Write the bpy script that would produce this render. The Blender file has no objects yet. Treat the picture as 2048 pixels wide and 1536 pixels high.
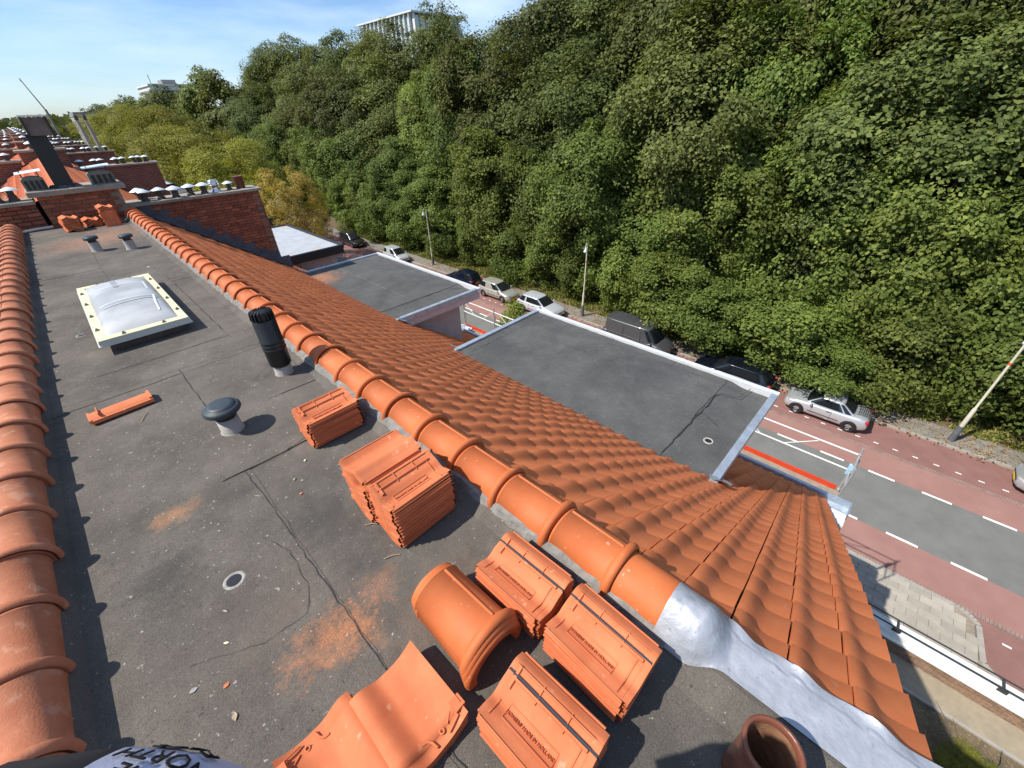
import bpy, math, random
import numpy as np
from mathutils import Vector, Matrix, noise as mnoise
R = math.radians
random.seed(7)
scene = bpy.context.scene
col = scene.collection

# ------------------------------------------------------------------ camera
cam_d = bpy.data.cameras.new('camera')
cam = bpy.data.objects.new('camera', cam_d)
col.objects.link(cam)
cam_d.sensor_width = 36.0
cam_d.lens = 811.0 / 2048.0 * 36.0
cam_d.clip_start = 0.02
cam_d.clip_end = 6000
PIT, ROL, YAW = R(34.31), R(-1.843), R(45.167)
_fh = Vector((math.sin(YAW), math.cos(YAW), 0)); _r0 = Vector((math.cos(YAW), -math.sin(YAW), 0)); _up = Vector((0, 0, 1))
_fw = _fh * math.cos(PIT) - _up * math.sin(PIT); _cu0 = _up * math.cos(PIT) + _fh * math.sin(PIT)
_r = _r0 * math.cos(ROL) + _cu0 * math.sin(ROL); _cu = -_r0 * math.sin(ROL) + _cu0 * math.cos(ROL)
_m = Matrix((_r, _cu, -_fw)).transposed().to_4x4()
_m.translation = Vector((0, 0, 1.95))
cam.matrix_world = _m
scene.camera = cam

# ------------------------------------------------------------------ light
SUN_TO = Vector((-0.74, 0.41, 1.0)).normalized()          # towards the sun
elev = math.asin(SUN_TO.z)
azim = math.atan2(SUN_TO.x, SUN_TO.y)                      # clockwise from +Y
world = bpy.data.worlds.new('World'); scene.world = world; world.use_nodes = True
wt = world.node_tree; wt.nodes.clear()
wo = wt.nodes.new('ShaderNodeOutputWorld'); bg = wt.nodes.new('ShaderNodeBackground')
sky = wt.nodes.new('ShaderNodeTexSky'); sky.sky_type = 'NISHITA'; sky.sun_disc = False
sky.sun_elevation = elev; sky.sun_rotation = azim; sky.altitude = 0; sky.air_density = 1.0; sky.dust_density = 0.5; sky.ozone_density = 2.2
bg.inputs['Strength'].default_value = 0.112
tc = wt.nodes.new('ShaderNodeTexCoord')
mp = wt.nodes.new('ShaderNodeMapping'); mp.inputs['Scale'].default_value = (1.2, 2.6, 7.0); mp.inputs['Rotation'].default_value = (0.1, 0.25, 0.5)
nz = wt.nodes.new('ShaderNodeTexNoise'); nz.inputs['Scale'].default_value = 2.1; nz.inputs['Detail'].default_value = 6; nz.inputs['Roughness'].default_value = 0.55
rp = wt.nodes.new('ShaderNodeValToRGB'); rp.color_ramp.elements[0].position = 0.40; rp.color_ramp.elements[1].position = 0.75
rp.color_ramp.elements[1].color = (0.75, 0.75, 0.75, 1)
mixc = wt.nodes.new('ShaderNodeMix'); mixc.data_type = 'RGBA'
mixc.inputs['B'].default_value = (7.6, 7.7, 7.6, 1)
wt.links.new(tc.outputs['Generated'], mp.inputs['Vector']); wt.links.new(mp.outputs['Vector'], nz.inputs['Vector'])
wt.links.new(nz.outputs['Fac'], rp.inputs['Fac']); wt.links.new(rp.outputs['Color'], mixc.inputs['Factor'])
wt.links.new(sky.outputs['Color'], mixc.inputs['A']); tint = wt.nodes.new('ShaderNodeMix'); tint.data_type = 'RGBA'; tint.blend_type = 'MULTIPLY'; tint.inputs['Factor'].default_value = 1.0; tint.inputs['B'].default_value = (0.80, 0.95, 1.15, 1)
wt.links.new(mixc.outputs['Result'], tint.inputs['A']); wt.links.new(tint.outputs['Result'], bg.inputs['Color']); wt.links.new(bg.outputs['Background'], wo.inputs['Surface'])

sd = bpy.data.lights.new('sun', 'SUN'); sd.energy = 4.9; sd.angle = R(0.53); sd.color = (1.0, 0.955, 0.88)
so = bpy.data.objects.new('sun', sd); col.objects.link(so)
so.rotation_euler = SUN_TO.to_track_quat('Z', 'Y').to_euler(); so.location = (-40, 20, 60)

vs = scene.view_settings
vs.view_transform = 'Standard'; vs.look = 'None'; vs.exposure = 0.38; vs.gamma = 1.0; vs.use_curve_mapping = False
scene.cycles.max_bounces = 5; scene.cycles.diffuse_bounces = 2; scene.cycles.glossy_bounces = 2
scene.cycles.transmission_bounces = 3; scene.cycles.transparent_max_bounces = 4

# ------------------------------------------------------------------ helpers
class MB:
    def __init__(s): s.v = []; s.f = []; s.sm = []
    def add(s, vs_, fs, smooth=False):
        b = len(s.v); s.v += [tuple(p) for p in vs_]
        for f in fs: s.f.append(tuple(b + i for i in f)); s.sm.append(smooth)
        return s
    def box(s, x0, x1, y0, y1, z0, z1):
        return s.add([(x0,y0,z0),(x1,y0,z0),(x1,y1,z0),(x0,y1,z0),(x0,y0,z1),(x1,y0,z1),(x1,y1,z1),(x0,y1,z1)],
                     [(0,3,2,1),(4,5,6,7),(0,1,5,4),(1,2,6,5),(2,3,7,6),(3,0,4,7)])
    def bbox(s, x0, x1, y0, y1, z0, z1, b=0.01):
        # box with chamfered vertical and top edges
        def ring(i, z): return [(x0+i,y0,z),(x1-i,y0,z),(x1,y0+i,z),(x1,y1-i,z),(x1-i,y1,z),(x0+i,y1,z),(x0,y1-i,z),(x0,y0+i,z)]
        def ringi(i, z): return [(x0+2*i,y0+i,z),(x1-2*i,y0+i,z),(x1-i,y0+2*i,z),(x1-i,y1-2*i,z),(x1-2*i,y1-i,z),(x0+2*i,y1-i,z),(x0+i,y1-2*i,z),(x0+i,y0+2*i,z)]
        v = ring(b, z0) + ring(b, z1-b) + ringi(b, z1)
        f = []
        for k in (0, 8):
            for i in range(8): j = (i+1) % 8; f.append((k+i, k+j, k+8+j, k+8+i))
        f.append(tuple(range(16, 24))); f.append(tuple(range(7, -1, -1)))
        return s.add(v, f)
    def prism(s, poly, z0, z1):
        n = len(poly)
        v = [(x, y, z0) for x, y in poly] + [(x, y, z1) for x, y in poly]
        return s.add(v, [tuple(range(n-1, -1, -1)), tuple(range(n, 2*n))] + [(i, (i+1) % n, n+(i+1) % n, n+i) for i in range(n)])
    def tube(s, pts, r, n=8, caps=True):
        pts = [Vector(p) for p in pts]; m = len(pts)
        rs = r if isinstance(r, (list, tuple)) else [r]*m
        vv = []; up = None
        for i, p in enumerate(pts):
            d = (pts[min(i+1, m-1)] - pts[max(i-1, 0)]).normalized()
            if up is None:
                up = Vector((0,0,1)) if abs(d.z) < 0.9 else Vector((1,0,0))
            a = d.cross(up).normalized(); b = a.cross(d).normalized(); up = b
            for k in range(n):
                t = 2*math.pi*k/n; vv.append(p + (a*math.cos(t) + b*math.sin(t))*rs[i])
        f = []
        for i in range(m-1):
            for k in range(n): q = (k+1) % n; f.append((i*n+k, i*n+q, (i+1)*n+q, (i+1)*n+k))
        s.add(vv, f, True)
        if caps:
            s.add(vv[:n], [tuple(range(n-1, -1, -1))]); s.add(vv[-n:], [tuple(range(n))])
        return s
    def lathe(s, prof, n=24, c=(0,0,0), smooth=True, cap0=False, cap1=False):
        vv = []; m = len(prof)
        for r_, z_ in prof:
            for k in range(n):
                t = 2*math.pi*k/n; vv.append((c[0]+r_*math.cos(t), c[1]+r_*math.sin(t), c[2]+z_))
        f = []
        for i in range(m-1):
            for k in range(n): q = (k+1) % n; f.append((i*n+k, i*n+q, (i+1)*n+q, (i+1)*n+k))
        s.add(vv, f, smooth)
        if cap0: s.add(vv[:n], [tuple(range(n-1, -1, -1))])
        if cap1: s.add(vv[-n:], [tuple(range(n))])
        return s
    def grid(s, P, nu, nv, smooth=True, flip=False):
        vv = [P(i/(nu-1), j/(nv-1)) for j in range(nv) for i in range(nu)]
        f = []
        for j in range(nv-1):
            for i in range(nu-1):
                q = (j*nu+i, j*nu+i+1, (j+1)*nu+i+1, (j+1)*nu+i)
                f.append(q[::-1] if flip else q)
        return s.add(vv, f, smooth)
    def xf(s, M):
        s.v = [tuple(M @ Vector(p)) for p in s.v]; return s
    def mesh(s, name):
        me = bpy.data.meshes.new(name); me.from_pydata(s.v, [], s.f); me.polygons.foreach_set('use_smooth', s.sm); me.update(); return me
    def build(s, name, mat, parent=None, world=True, loc=None, rot=None):
        return mk(name, s.mesh(name), mat, parent, world, loc, rot)

def acc(o):
    v = Vector((0,0,0))
    while o is not None: v = v + o.location; o = o.parent
    return v
def mk(name, me, mat, parent=None, world=True, loc=None, rot=None):
    if mat is not None and len(me.materials) == 0: me.materials.append(mat)
    o = bpy.data.objects.new(name, me); col.objects.link(o)
    o.location = Vector(loc) if loc is not None else Vector((0,0,0))
    if rot is not None: o.rotation_euler = rot
    if parent is not None:
        o.parent = parent
        if world: o.location = o.location - acc(parent)
    return o
def tag(o, label=None, cat=None, group=None, kind=None):
    if label: o['label'] = label
    if cat: o['category'] = cat
    if group: o['group'] = group
    if kind: o['kind'] = kind
    return o
def empty(name, loc=(0,0,0), rz=0.0, label=None, cat=None, group=None, kind=None):
    o = bpy.data.objects.new(name, None); col.objects.link(o); o.empty_display_size = 0.2
    o.location = loc; o.rotation_euler = (0, 0, rz)
    return tag(o, label, cat, group, kind)
def copy_tree(o, parent=None):
    c = o.copy(); col.objects.link(c)
    if parent is not None: c.parent = parent
    for ch in o.children: copy_tree(ch, c)
    return c

# ------------------------------------------------------------------ materials
def nodes(name):
    m = bpy.data.materials.new(name); m.use_nodes = True; nt = m.node_tree
    b = nt.nodes['Principled BSDF']; return m, nt, b
def M(name, c, rough=0.7, metal=0.0, var=0.15, vs_=6.0, bump=0.0, bs=60.0, c2=None, rnd=0.0, spec=0.4, detail=5, local=False, speck=None, isl=0.0):
    m, nt, b = nodes(name); L = nt.links.new
    geo = nt.nodes.new('ShaderNodeNewGeometry')
    if local:
        t_ = nt.nodes.new('ShaderNodeTexCoord'); oi0 = nt.nodes.new('ShaderNodeObjectInfo'); ad = nt.nodes.new('ShaderNodeVectorMath'); ad.operation = 'ADD'
        L(t_.outputs['Object'], ad.inputs[0]); sc_ = nt.nodes.new('ShaderNodeVectorMath'); sc_.operation = 'SCALE'; sc_.inputs['Scale'].default_value = 37.0
        cmb = nt.nodes.new('ShaderNodeCombineXYZ'); L(oi0.outputs['Random'], cmb.inputs[0]); L(oi0.outputs['Random'], cmb.inputs[2]); L(cmb.outputs[0], sc_.inputs[0]); L(sc_.outputs[0], ad.inputs[1]); pos = ad.outputs[0]
    else: pos = geo.outputs['Position']
    n1 = nt.nodes.new('ShaderNodeTexNoise'); n1.inputs['Scale'].default_value = vs_; n1.inputs['Detail'].default_value = detail; n1.inputs['Roughness'].default_value = 0.62
    L(pos, n1.inputs['Vector'])
    mr = nt.nodes.new('ShaderNodeMapRange'); mr.inputs['From Min'].default_value = 0.28; mr.inputs['From Max'].default_value = 0.72
    L(n1.outputs['Fac'], mr.inputs['Value'])
    mx = nt.nodes.new('ShaderNodeMix'); mx.data_type = 'RGBA'
    if c2 is None:
        ca = tuple(x*(1-var) for x in c); cb = tuple(min(1, x*(1+var)) for x in c)
    else: ca, cb = c, c2
    mx.inputs['A'].default_value = (*ca, 1); mx.inputs['B'].default_value = (*cb, 1)
    L(mr.outputs['Result'], mx.inputs['Factor']); out = mx.outputs['Result']
    if isl > 0:
        hi_ = nt.nodes.new('ShaderNodeHueSaturation'); mi_ = nt.nodes.new('ShaderNodeMapRange'); mi_.inputs['To Min'].default_value = 1-isl; mi_.inputs['To Max'].default_value = 1+isl*.6
        L(geo.outputs['Random Per Island'], mi_.inputs['Value']); L(mi_.outputs['Result'], hi_.inputs['Value']); L(out, hi_.inputs['Color']); out = hi_.outputs['Color']
    if rnd > 0:
        oi = nt.nodes.new('ShaderNodeObjectInfo'); hs = nt.nodes.new('ShaderNodeHueSaturation')
        m2 = nt.nodes.new('ShaderNodeMapRange'); m2.inputs['To Min'].default_value = 1-rnd; m2.inputs['To Max'].default_value = 1+rnd
        L(oi.outputs['Random'], m2.inputs['Value']); L(m2.outputs['Result'], hs.inputs['Value']); L(out, hs.inputs['Color']); out = hs.outputs['Color']
    if speck:
        n3 = nt.nodes.new('ShaderNodeTexNoise'); n3.inputs['Scale'].default_value = speck[0]; n3.inputs['Detail'].default_value = 2; L(pos, n3.inputs['Vector'])
        m3 = nt.nodes.new('ShaderNodeMapRange'); m3.inputs['From Min'].default_value = speck[1]; m3.inputs['From Max'].default_value = speck[1]+0.08; m3.inputs['To Max'].default_value = speck[3]
        L(n3.outputs['Fac'], m3.inputs['Value']); mx3 = nt.nodes.new('ShaderNodeMix'); mx3.data_type = 'RGBA'; L(m3.outputs['Result'], mx3.inputs['Factor']); L(out, mx3.inputs['A']); mx3.inputs['B'].default_value = (*speck[2], 1); out = mx3.outputs['Result']
    L(out, b.inputs['Base Color'])
    b.inputs['Roughness'].default_value = rough; b.inputs['Metallic'].default_value = metal; b.inputs['Specular IOR Level'].default_value = spec
    if bump > 0:
        n2 = nt.nodes.new('ShaderNodeTexNoise'); n2.inputs['Scale'].default_value = bs; n2.inputs['Detail'].default_value = 4; L(pos, n2.inputs['Vector'])
        bp = nt.nodes.new('ShaderNodeBump'); bp.inputs['Strength'].default_value = bump; bp.inputs['Distance'].default_value = 0.6/bs; L(n2.outputs['Fac'], bp.inputs['Height']); L(bp.outputs['Normal'], b.inputs['Normal'])
    return m

def felt_mat(name, c1, c2, stains=(), darks=(), strength=0.5):
    m, nt, b = nodes(name); L = nt.links.new
    geo = nt.nodes.new('ShaderNodeNewGeometry'); pos = geo.outputs['Position']
    def noise(scale, det=4, rough=.6):
        n = nt.nodes.new('ShaderNodeTexNoise'); n.inputs['Scale'].default_value = scale; n.inputs['Detail'].default_value = det; n.inputs['Roughness'].default_value = rough; L(pos, n.inputs['Vector']); return n.outputs['Fac']
    def mrange(v, a, b_, c=0., d=1.):
        n = nt.nodes.new('ShaderNodeMapRange'); n.inputs['From Min'].default_value = a; n.inputs['From Max'].default_value = b_; n.inputs['To Min'].default_value = c; n.inputs['To Max'].default_value = d; L(v, n.inputs['Value']); return n.outputs['Result']
    def mix(f, a, b_):
        n = nt.nodes.new('ShaderNodeMix'); n.data_type = 'RGBA'; L(f, n.inputs['Factor'])
        for k, s in (('A', a), ('B', b_)):
            if isinstance(s, tuple): n.inputs[k].default_value = (*s, 1)
            else: L(s, n.inputs[k])
        return n.outputs['Result']
    def mul(a, b_):
        n = nt.nodes.new('ShaderNodeMath'); n.operation = 'MULTIPLY'; L(a, n.inputs[0])
        if isinstance(b_, float): n.inputs[1].default_value = b_
        else: L(b_, n.inputs[1])
        return n.outputs[0]
    out = mix(mrange(noise(1.7, 7, .68), .32, .68), c1, c2)
    out = mix(mul(mrange(noise(.75, 5, .6), .5, .72), .6), out, tuple(x*.62 for x in c1))
    out = mix(mul(mrange(noise(5.5, 6, .7), .55, .75), .45), out, tuple(min(1, x*1.35) for x in c2))
    grain = mrange(noise(190, 3, .7), .3, .7)
    out2 = mix(grain, (0.0, 0.0, 0.0), out)
    mm = nt.nodes.new('ShaderNodeMix'); mm.data_type = 'RGBA'; mm.inputs['Factor'].default_value = 0.5; L(out, mm.inputs['A']); L(out2, mm.inputs['B']); out = mm.outputs['Result']
    # pale mineral granules
    out = mix(mul(mrange(noise(330, 2, .5), .66, .74), 0.55), out, (0.34, 0.32, 0.29))
    out = mix(mul(mrange(noise(48, 2, .5), .70, .74), .75), out, (0.42, 0.40, 0.36))
    out = mix(mul(mrange(noise(62, 2, .5), .69, .73), .7), out, (0.03, 0.03, 0.03))
    def blob(cx, cy, rx, ry, c, amt, sc=14., lo=.42, hi=.62, base=None):
        nonlocal out
        sep = nt.nodes.new('ShaderNodeVectorMath'); sep.operation = 'SUBTRACT'; L(pos, sep.inputs[0]); sep.inputs[1].default_value = (cx, cy, 0 if base is None else base)
        sca = nt.nodes.new('ShaderNodeVectorMath'); sca.operation = 'MULTIPLY'; L(sep.outputs[0], sca.inputs[0]); sca.inputs[1].default_value = (1/rx, 1/ry, 0)
        ln = nt.nodes.new('ShaderNodeVectorMath'); ln.operation = 'LENGTH'; L(sca.outputs[0], ln.inputs[0])
        n = noise(sc, 6, .72); n5 = noise(70, 4, .7)
        mx_ = nt.nodes.new('ShaderNodeMath'); mx_.operation = 'MULTIPLY_ADD'; L(n5, mx_.inputs[0]); mx_.inputs[1].default_value = .55; L(n, mx_.inputs[2])
        ad = nt.nodes.new('ShaderNodeMath'); ad.operation = 'MULTIPLY_ADD'; L(ln.outputs['Value'], ad.inputs[0]); ad.inputs[1].default_value = -0.34; L(mx_.outputs[0], ad.inputs[2])
        f = mul(mul(mrange(ad.outputs[0], lo-.05, hi+.14), mrange(noise(150, 3, .7), .36, .6, .25, 1.0)), amt)
        out = mix(f, out, c)
    for d in darks: blob(*d)
    for s_ in stains: blob(*s_)
    L(out, b.inputs['Base Color']); b.inputs['Roughness'].default_value = 0.88; b.inputs['Specular IOR Level'].default_value = 0.25
    bp = nt.nodes.new('ShaderNodeBump'); bp.inputs['Strength'].default_value = .8; bp.inputs['Distance'].default_value = 0.006
    L(noise(120, 5, .75), bp.inputs['Height'])
    b2 = nt.nodes.new('ShaderNodeBump'); b2.inputs['Strength'].default_value = 0.35; b2.inputs['Distance'].default_value = 0.02; L(noise(9, 4, .6), b2.inputs['Height']); L(bp.outputs['Normal'], b2.inputs['Normal'])
    L(b2.outputs['Normal'], b.inputs['Normal'])
    return m

def leaf_mat(name, ca, cb, cc, trans=0.28):
    m = bpy.data.materials.new(name); m.use_nodes = True; nt = m.node_tree; L = nt.links.new
    b = nt.nodes['Principled BSDF']; out = nt.nodes['Material Output']
    geo = nt.nodes.new('ShaderNodeNewGeometry'); oi = nt.nodes.new('ShaderNodeObjectInfo')
    rmp = nt.nodes.new('ShaderNodeValToRGB'); e = rmp.color_ramp.elements
    e[0].position = 0; e[0].color = (*ca, 1); e[1].position = 1; e[1].color = (*cc, 1); k = e.new(0.6); k.color = (*cb, 1)
    L(geo.outputs['Random Per Island'], rmp.inputs['Fac'])
    nzz = nt.nodes.new('ShaderNodeTexNoise'); nzz.inputs['Scale'].default_value = 0.35; nzz.inputs['Detail'].default_value = 2; L(geo.outputs['Position'], nzz.inputs['Vector'])
    hs = nt.nodes.new('ShaderNodeHueSaturation')
    a1 = nt.nodes.new('ShaderNodeMapRange'); a1.inputs['To Min'].default_value = 0.478; a1.inputs['To Max'].default_value = 0.508; L(oi.outputs['Random'], a1.inputs['Value']); L(a1.outputs['Result'], hs.inputs['Hue'])
    a2 = nt.nodes.new('ShaderNodeMapRange'); a2.inputs['From Min'].default_value = .3; a2.inputs['From Max'].default_value = .7; a2.inputs['To Min'].default_value = 0.82; a2.inputs['To Max'].default_value = 1.18; L(nzz.outputs['Fac'], a2.inputs['Value'])
    fr2 = nt.nodes.new('ShaderNodeMath'); fr2.operation = 'MULTIPLY'; fr2.inputs[1].default_value = 7.13; L(oi.outputs['Random'], fr2.inputs[0]); fr3 = nt.nodes.new('ShaderNodeMath'); fr3.operation = 'FRACT'; L(fr2.outputs[0], fr3.inputs[0])
    a4 = nt.nodes.new('ShaderNodeMapRange'); a4.inputs['To Min'].default_value = 0.72; a4.inputs['To Max'].default_value = 1.22; L(fr3.outputs[0], a4.inputs['Value']); mv_ = nt.nodes.new('ShaderNodeMath'); mv_.operation = 'MULTIPLY'; L(a2.outputs['Result'], mv_.inputs[0]); L(a4.outputs['Result'], mv_.inputs[1]); L(mv_.outputs[0], hs.inputs['Value'])
    L(rmp.outputs['Color'], hs.inputs['Color']); L(hs.outputs['Color'], b.inputs['Base Color'])
    b.inputs['Roughness'].default_value = 0.62; b.inputs['Specular IOR Level'].default_value = 0.2
    tr = nt.nodes.new('ShaderNodeBsdfTranslucent'); tm = nt.nodes.new('ShaderNodeMix'); tm.data_type = 'RGBA'; tm.blend_type = 'MULTIPLY'; tm.inputs['Factor'].default_value = 1
    L(hs.outputs['Color'], tm.inputs['A']); tm.inputs['B'].default_value = (1.3, 1.25, 0.6, 1); L(tm.outputs['Result'], tr.inputs['Color'])
    ms = nt.nodes.new('ShaderNodeMixShader'); ms.inputs['Fac'].default_value = trans; L(b.outputs['BSDF'], ms.inputs[1]); L(tr.outputs['BSDF'], ms.inputs[2]); L(ms.outputs['Shader'], out.inputs['Surface'])
    return m

def brickish(name, c1, c2, cm, bw, bh, off=0.5, ms=0.01, rough=0.9, axis='XZ', bump=0.3):
    m, nt, b = nodes(name); L = nt.links.new
    geo = nt.nodes.new('ShaderNodeNewGeometry'); sp = nt.nodes.new('ShaderNodeSeparateXYZ'); cb = nt.nodes.new('ShaderNodeCombineXYZ'); L(geo.outputs['Position'], sp.inputs[0])
    L(sp.outputs[axis[0]], cb.inputs[0]); L(sp.outputs[axis[1]], cb.inputs[1])
    br = nt.nodes.new('ShaderNodeTexBrick'); br.inputs['Scale'].default_value = 1; br.inputs['Brick Width'].default_value = bw; br.inputs['Row Height'].default_value = bh; br.inputs['Mortar Size'].default_value = ms; br.offset = off
    br.inputs['Color1'].default_value = (*c1, 1); br.inputs['Color2'].default_value = (*c2, 1); br.inputs['Mortar'].default_value = (*cm, 1); L(cb.outputs[0], br.inputs['Vector'])
    nn = nt.nodes.new('ShaderNodeTexNoise'); nn.inputs['Scale'].default_value = 3; nn.inputs['Detail'].default_value = 5; L(geo.outputs['Position'], nn.inputs['Vector'])
    hs = nt.nodes.new('ShaderNodeHueSaturation'); mr = nt.nodes.new('ShaderNodeMapRange'); mr.inputs['To Min'].default_value = 0.6; mr.inputs['To Max'].default_value = 1.4; L(nn.outputs['Fac'], mr.inputs['Value']); L(mr.outputs['Result'], hs.inputs['Value']); L(br.outputs['Color'], hs.inputs['Color'])
    L(hs.outputs['Color'], b.inputs['Base Color']); b.inputs['Roughness'].default_value = rough
    bp = nt.nodes.new('ShaderNodeBump'); bp.inputs['Strength'].default_value = bump; bp.inputs['Distance'].default_value = 0.01; bp.invert = True; L(br.outputs['Fac'], bp.inputs['Height']); L(bp.outputs['Normal'], b.inputs['Normal'])
    return m

MT = {}
MT['tile'] = M('new_clay', (0.62,0.165,0.053), 0.8, var=0.1, vs_=5, bump=0.25, bs=140, rnd=0.08, isl=.17, local=True, spec=0.25, c2=(0.74,0.222,0.08), speck=(26, .665, (0.62,0.33,0.2), .4))
MT['ridge'] = M('glazed_clay', (0.48,0.116,0.034), 0.62, var=0.1, vs_=5, bump=0.06, bs=90, rnd=0.05, local=True, spec=0.3, c2=(0.58,0.158,0.05), speck=(30, .69, (0.72,0.45,0.3), .6))
MT['old_ridge'] = M('older_clay', (0.42,0.135,0.062), 0.7, var=0.1, vs_=7, bump=0.3, bs=120, rnd=0.12, local=True, spec=0.3, c2=(0.56,0.215,0.11), speck=(14, .6, (0.6,0.34,0.22), .45))
MT['stacktile'] = M('unlaid_clay', (0.52,0.135,0.05), 0.75, vs_=6, bump=0.12, bs=160, rnd=0.08, local=True, spec=0.3, c2=(0.62,0.19,0.08), speck=(22, .67, (0.7,0.4,0.26), .45))
MT['felt'] = felt_mat('mineral_felt', (0.112,0.097,0.082), (0.205,0.178,0.147),
    stains=[(0.02,1.22,.2,.13,(0.60,0.22,0.075),.66), (.13,1.16,.09,.12,(0.60,0.22,0.075),.5), (.3,1.27,.1,.1,(0.5,0.2,0.09),.45), (-.3,2.56,.13,.08,(0.58,0.26,0.1),.6), (.0,11.5,.65,.8,(0.42,0.2,0.11),.6), (.55,12.0,.5,.9,(0.42,0.2,0.11),.55), (.45,1.0,.35,.2,(0.3,0.17,0.1),.3), (-.15,1.5,.4,.3,(0.25,0.16,0.11),.25)],
    darks=[(-.43,2.12,.17,.2,(0.052,0.05,0.047),.8,7.,.42,.5), (-.3,1.62,.25,.2,(0.05,0.05,0.05),.5,7.,.42,.5), (.3,1.75,.17,.4,(0.052,0.052,0.052),.75,6.,.42,.5), (.05,2.45,.08,.06,(0.05,0.045,0.045),.5,9.,.42,.5), (.6,.1,.5,.6,(0.05,0.048,0.046),.55,5.,.4,.55)])
MT['dfelt'] = felt_mat('dormer_felt', (0.092,0.092,0.089), (0.140,0.138,0.130), stains=[(4.75,12.9,.55,.7,(0.5,0.19,0.08),.8,5.)], darks=[(5.2,5.4,.35,.5,(0.045,0.045,0.05),.6,4.,.4,.55), (6.4,2.6,.5,.5,(0.045,0.045,0.05),.5,3.,.4,.55), (5.6,1.0,.9,.3,(0.05,0.05,0.05),.5,4.,.4,.55)])
MT['bitumen'] = M('bitumen', (0.035,0.033,0.031), 0.45, var=.3, vs_=20, bump=.4, bs=50)
MT['zinc'] = M('zinc', (0.52,0.58,0.64), 0.38, 0.75, var=.16, vs_=9, bump=.1, bs=14)
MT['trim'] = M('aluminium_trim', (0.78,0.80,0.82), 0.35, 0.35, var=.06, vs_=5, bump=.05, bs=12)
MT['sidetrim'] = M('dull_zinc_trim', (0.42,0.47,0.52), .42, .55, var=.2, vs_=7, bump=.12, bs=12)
MT['lead'] = M('lead_sheet', (0.29,0.305,0.33), 0.42, 0.35, vs_=6, bump=.26, bs=24, c2=(0.50,0.515,0.55), spec=.5, speck=(40,.66,(0.25,0.26,0.28),.6))
MT['oldlead'] = M('weathered_lead', (0.10,0.10,0.115), 0.6, 0.2, var=.3, vs_=6, bump=.3, bs=20)
MT['brick'] = M('red_brick', (0.23,0.07,0.038), 0.9, vs_=12, bump=.4, bs=70, c2=(0.36,0.115,0.06), rnd=.28, local=True)
MT['brickwall'] = brickish('far_brick', (0.2,0.06,0.035), (0.14,0.045,0.03), (0.22,0.17,0.13), .22, .075)
MT['brickfac'] = brickish('facade_brick', (0.2,0.075,0.045), (0.15,0.055,0.035), (0.3,0.27,0.23), .22, .065, axis='YZ')
MT['mortar'] = M('mortar', (0.26,0.21,0.16), .95, var=.3, vs_=9, bump=.4, bs=60)
MT['bedding'] = M('pale_mortar', (0.15,0.14,0.125), .95, vs_=20, c2=(0.27,0.255,0.23), bump=.6, bs=60)
MT['concrete'] = M('chimney_concrete', (0.22,0.19,0.15), .95, vs_=5, bump=.5, bs=40, c2=(0.36,0.31,0.25))
MT['cowl'] = M('white_metal_cowl', (0.72,0.78,0.80), .35, .2, var=.08, vs_=6)
MT['cowlstem'] = M('cowl_stem', (0.1,0.075,0.06), .7, .2, var=.3, vs_=12)
MT['steel'] = M('bright_steel', (0.8,0.78,0.74), .18, 1.0, var=.05)
MT['black'] = M('black_plastic', (0.012,0.013,0.014), .42, var=.2, vs_=12, spec=.5)
MT['darkgrey'] = M('dark_grey_plastic', (0.035,0.045,0.052), .5, var=.2, vs_=9, bump=.05, bs=60)
MT['pipe'] = M('grey_pipe', (0.36,0.33,0.29), .8, var=.18, vs_=14, bump=.2, bs=40)
MT['copperpot'] = M('glazed_brown_pot', (0.12,0.04,0.022), .34, vs_=10, c2=(0.22,0.075,0.04), bump=.15, bs=25, spec=.5)
MT['potin'] = M('pot_inside', (0.33,0.17,0.09), .7, vs_=18, c2=(0.18,0.08,0.045), bump=.3, bs=40)
MT['outlet'] = M('dirty_outlet_ring', (0.17,0.155,0.135), .85, vs_=30, c2=(0.42,0.40,0.36), bump=.4, bs=60)
MT['cream'] = M('cream_frame', (0.66,0.62,0.38), .5, var=.12, vs_=9)
MT['whiteframe'] = M('white_frame', (0.55,0.54,0.47), .45, var=.08, vs_=9)
MT['tape'] = M('grey_tape', (0.33,0.34,0.35), .4, .2, var=.1, vs_=12)
MT['putty'] = M('dried_filler', (0.75,0.75,0.72), .7, var=.1)
MT['clip'] = M('clip_grey_green', (0.12,0.12,0.08), .6, var=.2)
m, nt, b = nodes('skylight_dome'); b.inputs['Base Color'].default_value = (0.60,0.61,0.62,1); b.inputs['Roughness'].default_value = 0.4; b.inputs['Transmission Weight'].default_value = 0.1; b.inputs['Subsurface Weight'].default_value = 0.0; b.inputs['Coat Weight'].default_value = 0.15; b.inputs['Coat Roughness'].default_value = .12
_g = nt.nodes.new('ShaderNodeNewGeometry'); _n = nt.nodes.new('ShaderNodeTexNoise'); _n.inputs['Scale'].default_value = 2.2; _n.inputs['Detail'].default_value = 6; nt.links.new(_g.outputs['Position'], _n.inputs['Vector']); _cr = nt.nodes.new('ShaderNodeValToRGB'); _cr.color_ramp.elements[0].color = (0.36,0.36,0.345,1); _cr.color_ramp.elements[1].color = (0.52,0.52,0.505,1); _cr.color_ramp.elements[0].position = .38; _cr.color_ramp.elements[1].position = .6; nt.links.new(_n.outputs['Fac'], _cr.inputs['Fac']); nt.links.new(_cr.outputs['Color'], b.inputs['Base Color'])
MT['dome'] = m
MT['strap'] = M('plastic_strap', (0.045,0.052,0.06), .45, var=.1)
MT['render'] = M('pinkish_render', (0.40,0.345,0.33), .9, vs_=4, bump=.3, bs=40, c2=(0.5,0.45,0.43))
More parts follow.
